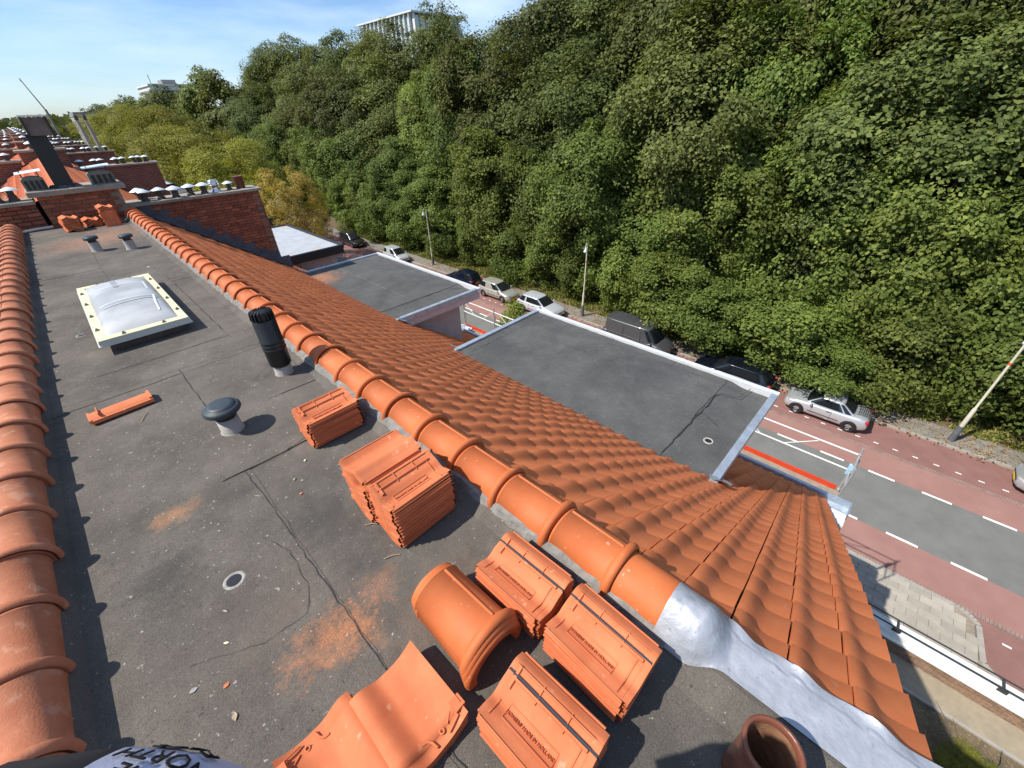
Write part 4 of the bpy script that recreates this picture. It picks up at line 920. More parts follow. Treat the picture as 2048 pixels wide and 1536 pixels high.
# spare ridge tiles nested on each other
for i in range(3):
    o = mk('spare_ridge_tile', rt_me, None, None, False, (.465+.003*i, .60+.012*i, .012+.021*i), (0, rng.uniform(-.02,.02), .02+rng.uniform(-.02,.02)))
    tag(o, ['lowest of three nested spare ridge tiles on the deck', 'middle one of three nested spare ridge tiles on the deck', 'top one of three nested spare ridge tiles, collar towards the camera'][i], 'ridge tile', 'nested spare ridge tiles')
# big trough tiles lying face up near the camera
def trough_tile():
    mb = MB(); nu, nv = 27, 15; W, L_ = .285, .36
    def prof(u):
        t = (u*W-.03)/.075*1.2
        return (.044*math.cos(t)**2 if abs(t) < 1.57 else 0) + .05*max(0, (u-.62)/.38)**1.8
    def P(u, v):
        z = prof(u) + .016
        if v < .12: z -= .007
        return ((u-.5)*W, (v-.5)*L_, z)
    vs2 = [0,.05,.115,.12,.2,.4,.6,.8,.9,.97,1.0]
    V = [P(i/(nu-1), v) for v in vs2 for i in range(nu)]
    mb.add(V, [(j*nu+i, j*nu+i+1, (j+1)*nu+i+1, (j+1)*nu+i) for j in range(len(vs2)-1) for i in range(nu-1)], True)
    B = [(a, b_, c-.014) for a, b_, c in V]
    for j, fl_ in ((0, False), (len(vs2)-1, True)):
        e = V[j*nu:(j+1)*nu] + B[j*nu:(j+1)*nu]; mb.add(e, [((i, nu+i, nu+i+1, i+1) if not fl_ else (i+1, nu+i+1, nu+i, i)) for i in range(nu-1)])
    for i, fl_ in ((0, True), (nu-1, False)):
        e = [V[j*nu+i] for j in range(len(vs2))] + [B[j*nu+i] for j in range(len(vs2))]; n = len(vs2); mb.add(e, [((k, n+k, n+k+1, k+1) if fl_ else (k+1, n+k+1, n+k, k)) for k in range(n-1)])
    mb.add(B, [((j+1)*nu+i, (j+1)*nu+i+1, j*nu+i+1, j*nu+i) for j in range(len(vs2)-1) for i in range(nu-1)], True)
    # head nib, nail hole ring and little ribs
    mb.box(W/2-.03, W/2+.012, -L_/2+.03, -L_/2+.075, .03, .062)
    mb.lathe([(.011,.0),(.011,.006),(.006,.006),(.006,.0)], 14, (.045, -L_/2+.04, .014))
    def rib(pts, h=.006, w=.007):
        mb.tube([(x, y, prof(x/W+.5)+.016+h*.2) for x, y in pts], w*.5, 6)
    rib([(-.03,-.12),(-.01,-.125),(.0,-.14),(.005,-.165)], .006, .01); rib([(.07,-.14),(.10,-.12)]); rib([(.06,-.165),(.115,-.155)])
    return mb
TT = trough_tile().mesh('trough_tile'); TT.materials.append(MT['stacktile'])
for i in range(3):
    o = mk('trough_tile', TT, None, None, False, (.105+.002*i, .715, .006+.02*i), (0, 0, .02*(i-1))); tag(o, ['lowest of the stacked trough tiles at the bottom edge', 'middle one of the stacked trough tiles at the bottom edge', 'smooth trough tile lying on top, face up, by the bottom edge'][i], 'roof tile', 'trough tiles at the bottom edge')
for i in range(2):
    o = mk('trough_tile', TT, None, None, False, (-.165+.004*i, .76, .006+.02*i), (0, 0, math.pi+.06*(i-.5))); tag(o, ['lower trough tile of the pair cut by the bottom edge', 'upper trough tile of the pair cut by the bottom edge, head upwards'][i], 'roof tile', 'trough tile pair by the jacket')
# single ridge-like tile lying on its side on the deck
def side_tile():
    mb = MB(); n = 9
    def P(u, v):
        a = R(15+150*u); return ((v-.5)*.40, .092*math.cos(a)+.0, .006+.055*math.sin(a))
    mb.grid(P, n, 9); mb.grid(lambda u, v: (P(u, v)[0], P(u, v)[1]*.85, P(u, v)[2]-.012), n, 9, True, True)
    mb.box(-.205,-.19,-.075,.075,.02,.05); mb.box(-.14,-.134,-.06,.06,.055,.082); mb.box(-.2,.2,-.082,-.066,.030,.042); mb.box(.18,.2,-.07,.07,.02,.06)
    return mb
o = side_tile().build('loose_roof_tile', MT['stacktile'], None, False, (-.34, 4.10, .008), (0,0,.05)); tag(o, 'single narrow clay tile lying alone on the open felt', 'roof tile')
# tile stacks at the far end of the deck
def far_stack(x, y, rz, n, lab, tl, grp, dz=.03): 
    for i in range(n):
        o = mk('loose_roof_tile', LTF if i % 2 == 0 else LTF, None, None, False, (x+.01*math.sin(i), y, .04+dz*i), (0, 0, rz+rng.uniform(-.05,.05))); tag(o, tl if i == n-1 else lab, 'roof tile', None if i == n-1 else grp)
far_stack(.0, 13.1, .15, 9, 'clay tile in the leftmost stack at the far end of the deck', 'topmost tile of the leftmost far stack', 'tiles of the leftmost far stack')
far_stack(.34, 13.35, .1, 5, 'clay tile in the low middle stack at the far end of the deck', 'topmost tile of the low middle far stack', 'tiles of the low middle far stack')
far_stack(.68, 13.35, .05, 12, 'clay tile in the tall right hand stack at the far end of the deck', 'topmost tile of the tall right hand far stack', 'tiles of the right hand far stack')
o = mk('loose_roof_tile', LTD, None, None, False, (.66, 12.95, .12), (R(80), 0, .1)); tag(o, 'clay tile propped on edge before the right hand far stack', 'roof tile')
# little debris
def leafbit(x, y, mat, s_, a, lab, cat='leaf', nm='dry_leaf'):
    mb = MB().grid(lambda u, v: ((u-.5)*s_, (v-.5)*s_*.45*math.sin(math.pi*min(.96,max(.04,u))), .002+.10*s_*abs(v-.5)+.05*s_*math.sin(5*u)), 6, 4)
    o = mb.build(nm, MT[mat], None, False, (x, y, .010), (0,0,a*7.3+x*40)); o.scale = (.75, .75*(1+.6*math.sin(50*x)), .75); tag(o, lab, cat)
leafbit(-.36, 1.36, 'stacktile', .035, .3, 'orange chip of clay on the near felt'); leafbit(-.37, 1.22, 'stick', .05, .5, 'thin straw coloured stalk on the near felt', 'stalk', 'dry_stalk')
leafbit(-.27, 1.70, 'chalk', .045, .9, 'pale curled leaf just before the roof outlet'); leafbit(-.31, 1.54, 'cream', .035, .3, 'small pale lichen crumb on the near felt'); leafbit(-.46, 1.44, 'chalk', .04, .8, 'grey leaf scrap close to the left ridge shadow')
leafbit(.42, 2.42, 'cream', .03, .4, 'yellowish crumb between the vent and the tile stacks', 'crumb', 'mortar_crumb'); leafbit(.30, 2.30, 'stick', .03, .2, 'brown leaf bit left of the small stack'); leafbit(.28, 2.15, 'stacktile', .025, .6, 'little orange chip left of the double stack', 'chip', 'clay_chip')
leafbit(.56, 8.6, 'putty', .06, .3, 'white scrap on the far felt beside the ridge', 'scrap', 'white_scrap')
for (x, y, a, l_, lab) in ((-.24, 3.85, 1.1, .13, 'thin twig lying by the single clay tile'), (.46, 1.62, -.7, .07, 'pale twig left of the tall stack'), (.43, 1.36, -.5, .08, 'pale twig before the tall stack')):
    o = MB().tube([(-l_/2,0,.012),(0,.006,.014),(l_/2,0,.012)], .0025, 5).build('twig', MT['stick'], None, False, (x, y, 0), (0,0,a)); tag(o, lab, 'twig')

# ================================================================== SCAFFOLD AT THE EAVES
sc = empty('scaffold', (10.8, 6.3, GZ), 0, 'tube scaffold along the eaves with white guard rails and orange toe board', 'scaffold')
XS = 10.8; ya, yb = -1.0, 13.7
def pipe(pts, r_=.024, mat='scaf', nm='tube'): return MB().tube(pts, r_, 8).build(nm, MT[mat], sc)
MT['railw'] = M('white_guard_rail', (0.66,0.66,0.63), .5, .1, var=.1)
bays = [ya, 2.55, 6.1, 9.1, 11.68, 13.7]
for a, b_ in zip(bays[:-1], bays[1:]):
    pipe([(XS, a, -5.2), (XS, b_, -5.2)], .024, 'railw', 'guard_rail'); pipe([(XS, a, -5.72), (XS, b_, -5.72)], .024, 'railw', 'guard_rail')
    m_ = (a+b_)/2
    pipe([(XS, m_-.28, -5.72), (XS, m_-.95, -5.23)], .014, 'railw', 'brace'); pipe([(XS, m_+.28, -5.72), (XS, m_+.95, -5.23)], .014, 'railw', 'brace')
    MB().box(XS-.02, XS+.01, a+.06, b_-.04, -6.46, -6.31).build('toe_board', MT['orangeboard'], sc)
for y in bays:
    pipe([(XS, y, GZ), (XS, y, -5.0)], .025, 'scaf', 'standard'); pipe([(XS-.75, y, GZ), (XS-.75, y, -6.1)], .025, 'scaf', 'standard')
    pipe([(XS-.8, y, -6.52), (XS+.1, y, -6.52)], .022, 'scaf', 'transom')
    pipe([(XS+.03, y-.05, -6.7), (XS+.03, y-.05, -5.35)], .02, 'scaf', 'standard')
    for z in (-5.2, -5.72, -6.4): MB().lathe([(.04,-.03),(.045,0),(.04,.03)], 8, (XS, y, z), cap0=True, cap1=True).build('coupler', MT['scaf'], sc)
for i in range(3): MB().bbox(XS-.72+.24*i, XS-.72+.24*i+.22, ya-.1, yb, -6.50, -6.455, .006).build('plank', MT['plank'], sc)
pipe([(XS, ya, -5.25), (XS-.75, ya, -5.25)], .024, 'scaf', 'end_rail'); pipe([(XS, ya, -5.75), (XS-.75, ya, -5.75)], .024, 'scaf', 'end_rail'); pipe([(XS-.75,ya,-6.1),(XS-.75,ya,-5.1)], .024, 'scaf', 'standard')
o = MB().box(XS-.03, XS+.04, ya-.05, ya+.07, -5.85, -5.55).build('blue_tag', M('pale_blue_tag', (0.35,0.55,0.7), .5), sc)
# crumpled plastic left on the scaffold
rr = random.Random(4)
def crump(u, v):
    t = 2*math.pi*u; p = math.pi*v; k = .22*(1+.35*math.sin(7*u*6.28+4*v)+.2*rr.uniform(-1,1)); return (k*math.sin(p)*math.cos(t), 1.3*k*math.sin(p)*math.sin(t), .7*k*math.cos(p))
tag(MB().grid(crump, 17, 11, False).build('plastic_sheet', MT['plastic'], None, False, (10.35, 13.2, -6.3)), 'crumpled clear plastic lying on the scaffold boards behind the second dormer', 'plastic sheet')

# ================================================================== FRONT GARDEN WALL (lower right)
gw = empty('garden_wall', (12.7, -6.2, GZ), 0, 'low brown brick garden wall with white coping and dark handrail', 'wall')
MB().box(12.47, 12.9, -12, -1.0, GZ-.1, GZ+.55).build('core', MT['mortar'], gw)
bb_me = MB().bbox(-.03, .03, -.102, .102, -.028, .028, .004).mesh('brown_brick'); bb_me.materials.append(MT['brownbrick'])
for row in range(7):
    for i in range(27):
        y = -1.9 - .215*i - (.107 if row % 2 else 0)
        mk('brick', bb_me, None, gw, True, (12.465+rng.uniform(-.003,.003), y, GZ+.11+.066*row))
MB().bbox(12.40, 12.98, -12, -1.0, GZ+.575, GZ+.63, .01).build('coping', MT['whitewall'], gw)
MB().bbox(12.52, 12.98, -12, -1.0, GZ+.63, GZ+.85, .02).build('parapet', MT['whitewall'], gw)
for x in (12.60, 12.93): MB().box(x-.022, x+.022, -12, -1.2, GZ+1.0, GZ+1.03).build('rail', MT['rail'], gw)
for y in (-1.6, -4.2, -6.55, -9.0):
    MB().box(12.578, 12.952, y-.03, y+.03, GZ+.975, GZ+.999).build('cross_bar', MT['rail'], gw); MB().box(12.56, 12.60, y-.1, y+.1, GZ+.851, GZ+.974).build('bracket', MT['rail'], gw)
tag(MB().box(11.4, 12.40, -14, 14, GZ-.05, GZ+.08).build('garden_path', MT['path']), kind='structure')
tag(MB().box(8.9, 11.39, -14, 14, GZ-.05, GZ+.076).build('garden_soil', MT['soil']), kind='structure')
tag(MB().box(11.39, 11.47, -14, 14, GZ, GZ+.14).build('garden_edging', MT['kerb']), kind='structure')

# ================================================================== LAMP POSTS
def lamp_post(x, y, lab, rz=0, h=5.8):
    o = empty('street_lamp', (x, y, GZ+.10), rz, lab, 'street lamp', 'cream lamp posts on the woodland side pavement')
    MB().lathe([(.15,0),(.14,.05),(.12,.9),(.10,.95)], 14).build('base', MT['polebase'], o, False)
    MB().lathe([(.095,.9),(.085,2.0),(.055,2.1),(.048,h-.2),(.04,h)], 12).build('pole', MT['pole'], o, False)
    MB().lathe([(.06,h-1.25),(.065,h-1.22),(.065,h-1.16),(.06,h-1.13)], 12).build('band', MT['orange'], o, False)
    arc_ = [(0,0,h-.05)] + [(-.22+.22*math.cos(t), 0, h+.22*math.sin(t)*1.2) for t in [math.pi*i/10 for i in range(0, 11)]]
    MB().tube(arc_, .025, 8).build('swan_neck', MT['pole'], o, False)
    MB().lathe([(.03,.02),(.05,-.03),(.07,-.12),(.15,-.3),(.16,-.36),(.13,-.36)], 16, (-.44,0,h+.02)).build('lamp_shade', MT['cowl'], o, False)
    MB().lathe([(.12,-.35),(.1,-.4),(.0,-.43)], 14, (-.44,0,h+.02)).build('lamp_glass', MT['headlamp'], o, False)
lamp_post(26.68, 17.9, 'cream lamp post with bell shade by the silver hatchback', R(20))
lamp_post(26.62, -5.22, 'cream lamp post at the right edge of the picture', R(165))
lamp_post(26.9, 38.9, 'farther lamp post against the wood behind the second dormer', R(10))

# ================================================================== CARS
def car(name, loc, rz, lab, P_, cat='car'):
    L_, W, H = P_['L'], P_['W'], P_['H']; hw = W/2; pm = P_['paint']
    o = empty(name, (loc[0], loc[1], GZ+.003), rz, lab, cat, 'vehicles parked along the woodland kerb')
    # lower body: stations from tail (-) to nose (+): (t, half width factor, bottom, top)
    st = P_['st']
    def lerp(t):
        for a, b_ in zip(st[:-1], st[1:]):
            if a[0] <= t <= b_[0]:
                k = (t-a[0])/(b_[0]-a[0]+1e-9); k = k*k*(3-2*k); return [a[i]+(b_[i]-a[i])*k for i in range(1, 4)]
        return st[-1][1:]
    ts = [i/40 for i in range(41)]
    V = []; n = 0
    for t in ts:
        wf, zb, zt = lerp(t); w = hw*wf; y = -L_/2 + L_*t; hgt = zt-zb
        half = [(.0, zb), (.80*w, zb), (.93*w, zb+.05*hgt), (.985*w, zb+.22*hgt), (w, zb+.45*hgt), (.99*w, zb+.68*hgt), (.965*w, zb+.86*hgt), (.91*w, zb+.96*hgt), (.80*w, zt), (.4*w, zt+.018), (0, zt+.022)]
        ring = [(x, y, z) for x, z in half] + [(-x, y, z) for x, z in half[-2:0:-1]]
        n = len(ring); V += ring
    mb = MB().add(V, [(j*n+i, j*n+(i+1) % n, (j+1)*n+(i+1) % n, (j+1)*n+i) for j in range(40) for i in range(n)], True)
    mb.add(V[:n], [tuple(range(n))]); mb.add(V[-n:], [tuple(range(n-1, -1, -1))])
    body = mb.build('body', pm, o, False)
    # cabin
    yr0, yr1, yf1, yf0, zb_ = P_['cab']; wb, wr = hw*P_.get('wb', .93), hw*P_.get('wr', .74); ex = .36
    def S(k, th, off=0.0):
        kk = min(k, 1.0); a = wb+(wr-wb)*kk**1.1; y0 = yr0+(yr1-yr0)*kk; y1 = yf0+(yf1-yf0)*kk; b_ = (y1-y0)/2; cy = (y0+y1)/2
        c, s_ = math.cos(th), math.sin(th); X = a*math.copysign(abs(c)**ex, c); Y = cy+b_*math.copysign(abs(s_)**ex, s_)
        z = zb_ + (H-zb_)*kk
        if k > 1: f = k-1; X *= (1-f); Y = cy+(Y-cy)*(1-f); z = H + .035*math.sin(f*math.pi/2)
        nx, ny = math.copysign(abs(c)**(2-ex), c)/max(a,.1), math.copysign(abs(s_)**(2-ex), s_)/max(b_,.1); ln = math.hypot(nx, ny) or 1
        return (X+off*nx/ln, Y+off*ny/ln, z+off*.3)
    ks = [0,.2,.4,.6,.8,.93,1.0,1.06,1.2,1.5,1.8,1.97]; NT = 48
    V = [S(k, 2*math.pi*i/NT) for k in ks for i in range(NT)]
    MB().add(V, [(j*NT+i, j*NT+(i+1) % NT, (j+1)*NT+(i+1) % NT, (j+1)*NT+i) for j in range(len(ks)-1) for i in range(NT)], True).add(V[-NT:], [tuple(range(NT))]).build('roof', P_.get('roofpaint', pm), o, False)
    def pane(k0, k1, t0, t1, nm, off=.008):
        MB().grid(lambda u, v: S(k0+(k1-k0)*v, R(t0+(t1-t0)*u), off), 12, 5).build(nm, MT['carglass'], o, False)
    for (t0, t1) in P_['side']:
        pane(.14, .86, t0, t1, 'side_window'); pane(.14, .86, 180-t1, 180-t0, 'side_window')
    pane(.06, .93, 57, 123, 'windscreen')
    if P_.get('rearwin', True): pane(.25, .92, 238, 302, 'rear_window')
    # wheels
    rw_ = P_.get('rw', .315)
    for sx in (-1, 1):
        for yw in P_['axles']:
            wh = MB().lathe([(rw_*.62,-.095),(rw_*.9,-.1),(rw_,-.07),(rw_,.07),(rw_*.9,.1),(rw_*.66,.1),(rw_*.64,.06)], 24); 
            Mx = Matrix.Translation((sx*(hw-.085), yw, rw_)) @ Matrix.Rotation(sx*math.pi/2, 4, 'Y'); wh.xf(Mx)
            w_o = wh.build('wheel', MT['rubber'], o, False)
            rim = MB().lathe([(rw_*.66,.07),(rw_*.62,.085),(rw_*.58,.06)], 20)
            for q in range(5):
                t = q*2*math.pi/5; rim.add([tuple(Matrix.Rotation(t, 3, 'Z') @ Vector(p)) for p in ((.03,-.035,.075),(rw_*.6,-.03,.078),(rw_*.6,.03,.078),(.03,.035,.075))], [(0,1,2,3)])
            rim.lathe([(.06,.078),(.0,.085)], 10); rim.xf(Mx); rim.build('rim', MT['rim'], w_o, False)
            ar = MB().lathe([(rw_*1.17,.0),(rw_*1.13,.012),(rw_*.5,.006)], 28).xf(Matrix.Translation((sx*(hw*P_.get('aw',.995)), yw, rw_*1.02)) @ Matrix.Rotation(sx*math.pi/2, 4, 'Y')); ar.v = [(x, y, max(z, .17)) for x, y, z in ar.v]; ar.build('wheel_arch', MT['black'], o, False)
    # lamps, plates, mirrors, trim lines
    zl = P_.get('zl', .66)
    for sx in (-1, 1):
        MB().grid(lambda u, v: (sx*hw*(.50+.36*u), L_/2-.02-.16*u*u, zl-.06+.13*v-.03*u*0), 6, 3, True, sx > 0).build('headlight', MT['headlamp'], o, False)
        zr = P_.get('zr', .85)
        MB().bbox(min(sx*hw*.62, sx*hw*.875), max(sx*hw*.62, sx*hw*.875), -L_/2+.005, -L_/2+.17, zr-.10, zr+.07, .02).build('tail_light', MT['redlamp'], o, False)
        ym = yf0-.32
        MB().bbox(min(sx*(hw*.97), sx*(hw+.16)), max(sx*(hw*.97), sx*(hw+.16)), ym-.05, ym+.06, zb_-.0, zb_+.14, .025).build('mirror', P_.get('mirror', pm), o, False)
        MB().box(min(sx*(hw-.01), sx*(hw+.012)), max(sx*(hw-.01), sx*(hw+.012)), P_['axles'][0]+.5, P_['axles'][1]-.5, .44, .48).build('side_moulding', MT['rail'], o, False)
    if cat == 'car':
        for sx in (-1, 1):
            for yy in (P_['cab'][3]-.42, (P_['cab'][3]+P_['cab'][0])/2-.1): MB().box(sx*hw*.992-.006, sx*hw*.992+.006, yy-.007, yy+.007, .34, P_['cab'][4]-.05).build('door_gap', MT['black'], o, False)
            MB().box(min(sx*hw*.99, sx*(hw+.012)), max(sx*hw*.99, sx*(hw+.012)), P_['cab'][3]-1.25, P_['cab'][3]-1.08, .76, .79).build('door_handle', MT['rail'], o, False)
    MB().box(-.26, .26, L_/2-.02, L_/2+.012, .33, .44).build('number_plate', M('plate_yellow', (0.6,0.42,0.03), .5) if 'plate_yellow' not in bpy.data.materials else bpy.data.materials['plate_yellow'], o, False)
    MB().box(-.26, .26, -L_/2-.012, -L_/2+.02, P_.get('zp', .60), P_.get('zp', .60)+.11).build('number_plate', bpy.data.materials['plate_yellow'], o, False)
    MB().box(-hw*.55, hw*.55, L_/2-.03, L_/2+.008, .47, .53).build('grille', MT['black'], o, False)
    return o
def hatch(L_, W, H, pm, **k):
    d = dict(L=L_, W=W, H=H, paint=pm,
        st=[(0,.86,.34,.82),(.03,.93,.28,.95),(.10,.97,.22,.98),(.25,1.0,.2,.97),(.55,1.0,.2,.94),(.70,1.0,.2,.93),(.80,.99,.2,.88),(.92,.94,.22,.78),(.975,.84,.26,.68),(1,.66,.33,.58)],
        cab=(-L_*.485, -L_*.36, L_*.03, L_*.24, .90), side=[(-50,-3),(3,46)], axles=(-L_*.305, L_*.31))
    d.update(k); return d
def kx(x): return x
PAR = 25.0     # centre line of the parked row
SC = 1.0
# facing: nose towards -y is rz = pi
cc = hatch(3.85, 1.68, 1.40, paint('silver_paint', (0.58,0.59,0.60), .55, .32), cab=(-1.42, -.62, .25, .98, .88), side=[(-40,-14),(-10,44)], wr=.70, axles=(-1.23, 1.22), zr=.80,
    st=[(0,.78,.36,.76),(.03,.90,.28,.90),(.10,.97,.22,.95),(.25,1.0,.2,.93),(.55,1.0,.2,.90),(.72,1.0,.2,.88),(.82,.99,.2,.84),(.92,.94,.22,.74),(.975,.84,.26,.64),(1,.62,.33,.55)])
c1 = car('coupe_cabriolet', (24.88, .05), 0, 'silver coupe with black luggage rack on its boot lid', cc)
rk = MB()
for i in range(6): rk.tube([(-.42+.0*i, -1.80+.085*i, 1.03), (.42, -1.80+.085*i, 1.03)], .011, 6)
for x in (-.44, -.15, .15, .44): rk.tube([(x, -1.84, .98), (x, -1.84, 1.05), (x, -1.33, 1.05), (x, -1.33, .96)], .013, 6)
rk.build('luggage_rack', MT['black'], c1, False)
est = hatch(4.62, 1.80, 1.46, paint('black_blue_paint', (0.006,0.008,0.016), .3, .2), cab=(-2.2,-1.75,.35,1.12,.93), side=[(-52,-22),(-19,8),(11,45)], axles=(-1.38,1.38), rw=.33)
car('estate_car', (25.0, 5.15), 0, 'black estate car whose rear light shows past the near dormer corner', est)
van = hatch(4.95, 1.92, 1.95, paint('grey_van_paint', (0.075,0.077,0.08), .3, .35), cab=(-2.45,-2.40,1.12,1.78,1.0), side=[(50,56),(30,48)], wr=.86, wb=.98, axles=(-1.5,1.55), rearwin=False, rw=.33,
    st=[(0,.93,.3,1.05),(.03,.97,.25,1.08),(.5,1.0,.22,1.08),(.78,1.0,.22,1.06),(.88,.98,.22,1.0),(.95,.93,.25,.88),(1,.75,.33,.75)])
v = car('delivery_van', (25.1, 11.9), math.pi, 'dark grey panel van parked under the overhanging leaves', van, 'van')
MB().box(-.962, -.957, -2.1, .6, 1.08, 1.10).build('side_rail', MT['rim'], v, False); MB().box(.957, .962, -2.1, .6, 1.08, 1.10).build('side_rail', MT['rim'], v, False)
for sx in (-1, 1):
    for yy in (-2.05, -.75, .62): MB().box(sx*.957-.004, sx*.957+.004, yy-.008, yy+.008, .4, 1.75).build('door_gap', MT['black'], v, False)
for i in range(5): MB().box(-.55+.275*i-.02, -.55+.275*i+.02, -2.0, .9, 1.955, 1.985).build('roof_rib', van['paint'], v, False)
leon = hatch(4.28, 1.80, 1.45, paint('white_silver_paint', (0.62,0.64,0.66), .4, .28), side=[(-50,-6),(-2,44)])
car('hatchback', (25.15, 21.2), math.pi, 'white silver hatchback with dark windscreen in front of the lamp post', leon)
cor = hatch(4.05, 1.70, 1.48, paint('beige_paint', (0.46,0.45,0.38), .45, .32), cab=(-1.98,-1.6,.2,1.15,.92))
car('hatchback', (25.2, 26.45), math.pi, 'beige hatchback beside the grass verge', cor)
golf = hatch(4.2, 1.73, 1.46, paint('navy_paint', (0.008,0.012,0.03), .35, .2), cab=(-2.02,-1.7,.25,1.05,.92))
car('hatchback', (25.3, 31.6), 0, 'dark navy hatchback half hidden by the second dormer', golf)
wht = hatch(3.7, 1.65, 1.52, paint('pale_grey_paint', (0.5,0.52,0.52), .3, .35), cab=(-1.8,-1.5,.25,1.1,.92))
car('small_car', (25.3, 43.9), math.pi, 'small pale grey car above the second dormer roof edge', wht)
suv = hatch(4.5, 1.84, 1.62, paint('dark_brown_paint', (0.03,0.026,0.026), .4, .25), cab=(-2.15,-1.75,.3,1.15,1.0), rw=.36)
car('sport_utility_car', (25.3, 54.6), math.pi, 'dark brown car farthest along the kerb near the golden tree', suv)
slv = hatch(4.2, 1.74, 1.45, paint('grey_silver_paint', (0.45,0.46,0.46), .5, .3))
car('hatchback', (24.9, -9.4), 0, 'silver car nose at the right edge of the picture', slv)

# ================================================================== TREES
def crown_mesh(name, mat, rx, ry, rz, nclump, nleaf, leaf, seed, cr=(.9, 1.7), low=-1.0, bough=True, inner=.35):
    g_ = np.random.default_rng(seed)
    # boughs over the outer shell of the crown, each carrying flattened puffs of leaves on its sunny side
    d = g_.normal(size=(nclump, 3)); d /= np.linalg.norm(d, axis=1)[:, None]
    rad = np.where(g_.random(nclump) < .86, g_.uniform(.72, 1.05, nclump), g_.uniform(.3, .72, nclump))
    lump = 1 + .13*np.sin(3*d[:, 0]+seed)*np.cos(2.6*d[:, 1]+2*seed) + .10*np.sin(5*d[:, 2]+seed)
    C = d*rad[:, None]*lump[:, None]; C = C[C[:, 2] > low]; C = C*np.array([rx, ry, rz]); nc = len(C)
    R_ = cr[0] + (cr[1]-cr[0])*g_.random(nc)**1.6
    out = C/np.array([rx, ry, rz]); out /= (np.linalg.norm(out, axis=1)[:, None]+1e-6)
    npf = 10
    pd = g_.normal(size=(nc, npf, 3)) + out[:, None, :]*.9 + np.array([0, 0, .55]); pd /= np.linalg.norm(pd, axis=2)[:, :, None]
    ell = np.stack([g_.uniform(.75, 1.35, nc), g_.uniform(.75, 1.35, nc), g_.uniform(.75, 1.25, nc)], 1)
    PC = C[:, None, :] + pd*ell[:, None, :]*(R_[:, None]*g_.uniform(.55, 1.05, (nc, npf)))[:, :, None]
    PR = R_[:, None]*g_.uniform(.28, .68, (nc, npf))
    PC = PC.reshape(-1, 3); PR = PR.reshape(-1); PO = np.repeat(out, npf, 0)
    w = PR**2; idx = g_.choice(len(PC), nleaf, p=w/w.sum())
    u = g_.normal(size=(nleaf, 3)) + (PO[idx]*.55 + np.array([0, 0, .55])); un = np.linalg.norm(u, axis=1)[:, None]
    rr_ = PR[idx]*np.minimum(1.45, .55+.45*np.abs(g_.normal(1, .35, nleaf)))
    Pn = PC[idx] + u/un*rr_[:, None]*np.array([1.05, 1.05, .92])
    nrm = u/un*.6 + PO[idx]*.5 + g_.normal(size=(nleaf, 3))*.36 + np.array([0, 0, .35]); nrm /= np.linalg.norm(nrm, axis=1)[:, None]
    t = np.cross(nrm, g_.normal(size=(nleaf, 3))); t /= np.linalg.norm(t, axis=1)[:, None]; b_ = np.cross(nrm, t)
    s_ = leaf*g_.uniform(.6, 1.25, nleaf)[:, None]
    A = Pn - t*s_*.5; Bq = Pn + b_*s_*.34 - nrm*s_*.10; Cq = Pn + t*s_*.5; Dq = Pn - b_*s_*.34 - nrm*s_*.10
    V = np.stack([A, Bq, Cq, Dq], 1).reshape(-1, 3).astype(np.float32)
    F = np.arange(nleaf*4, dtype=np.int32)
    me = bpy.data.meshes.new(name); me.vertices.add(nleaf*4); me.vertices.foreach_set('co', V.ravel())
    me.loops.add(nleaf*4); me.loops.foreach_set('vertex_index', F); me.polygons.add(nleaf)
    me.polygons.foreach_set('loop_start', np.arange(0, nleaf*4, 4, dtype=np.int32)); me.polygons.foreach_set('loop_total', np.full(nleaf, 4, np.int32)); me.update(calc_edges=True)
    me.materials.append(mat); return me
def trunk_mesh(name, h, r_, seed, spread=3.0, nb_=9, zc=.45):
    rr = random.Random(seed); mb = MB()
    ax = [Vector((rr.uniform(-.15,.15)*k, rr.uniform(-.15,.15)*k, h*k/6)) for k in range(7)]
    mb.tube(ax, [r_*(1-.13*k) for k in range(7)], 9)
    for i in range(nb_):
        k = rr.uniform(zc, .92); p = ax[int(k*6)].lerp(ax[min(6, int(k*6)+1)], k*6 % 1); a = rr.uniform(0, 6.28); l_ = spread*rr.uniform(.6, 1.1)*(1.25-k*.6)
        q = p + Vector((math.cos(a)*l_*.5, math.sin(a)*l_*.5, l_*.35)); e = p + Vector((math.cos(a+.2)*l_, math.sin(a+.2)*l_, l_*rr.uniform(.4,.8)))
        mb.tube([p, q, e], [r_*.42, r_*.26, r_*.08], 6)
    me = mb.mesh(name); me.materials.append(MT['bark']); return me
CR = {}
NL = 48000
for i in range(4): CR['A%d' % i] = crown_mesh('oak_crown', MT['leafA'], 4.6, 4.6, 7.6, 105, NL, .275, 100+i, (1.0, 2.2))
for i in range(3): CR['B%d' % i] = crown_mesh('maple_crown', MT['leafB'], 4.4, 4.4, 6.2, 100, NL, .275, 200+i, (.9, 2.0))
for i in range(2): CR['Y%d' % i] = crown_mesh('yellowing_crown', MT['leafY'], 4.2, 4.2, 4.6, 100, 40000, .18, 300+i, (.8, 1.7))
CR['G0'] = crown_mesh('golden_crown', MT['leafG'], 3.3, 3.3, 3.6, 85, 34000, .15, 400, (.5, 1.2))
CR['L0'] = crown_mesh('lime_crown', MT['leafL'], .66, .66, 1.2, 44, 9000, .085, 500, (.22, .42))
for i in range(3): CR['S%d' % i] = crown_mesh('shrub_crown', MT['leafB'], 2.0, 2.0, 1.9, 55, 24000, .165, 600+i, (.5, 1.1))
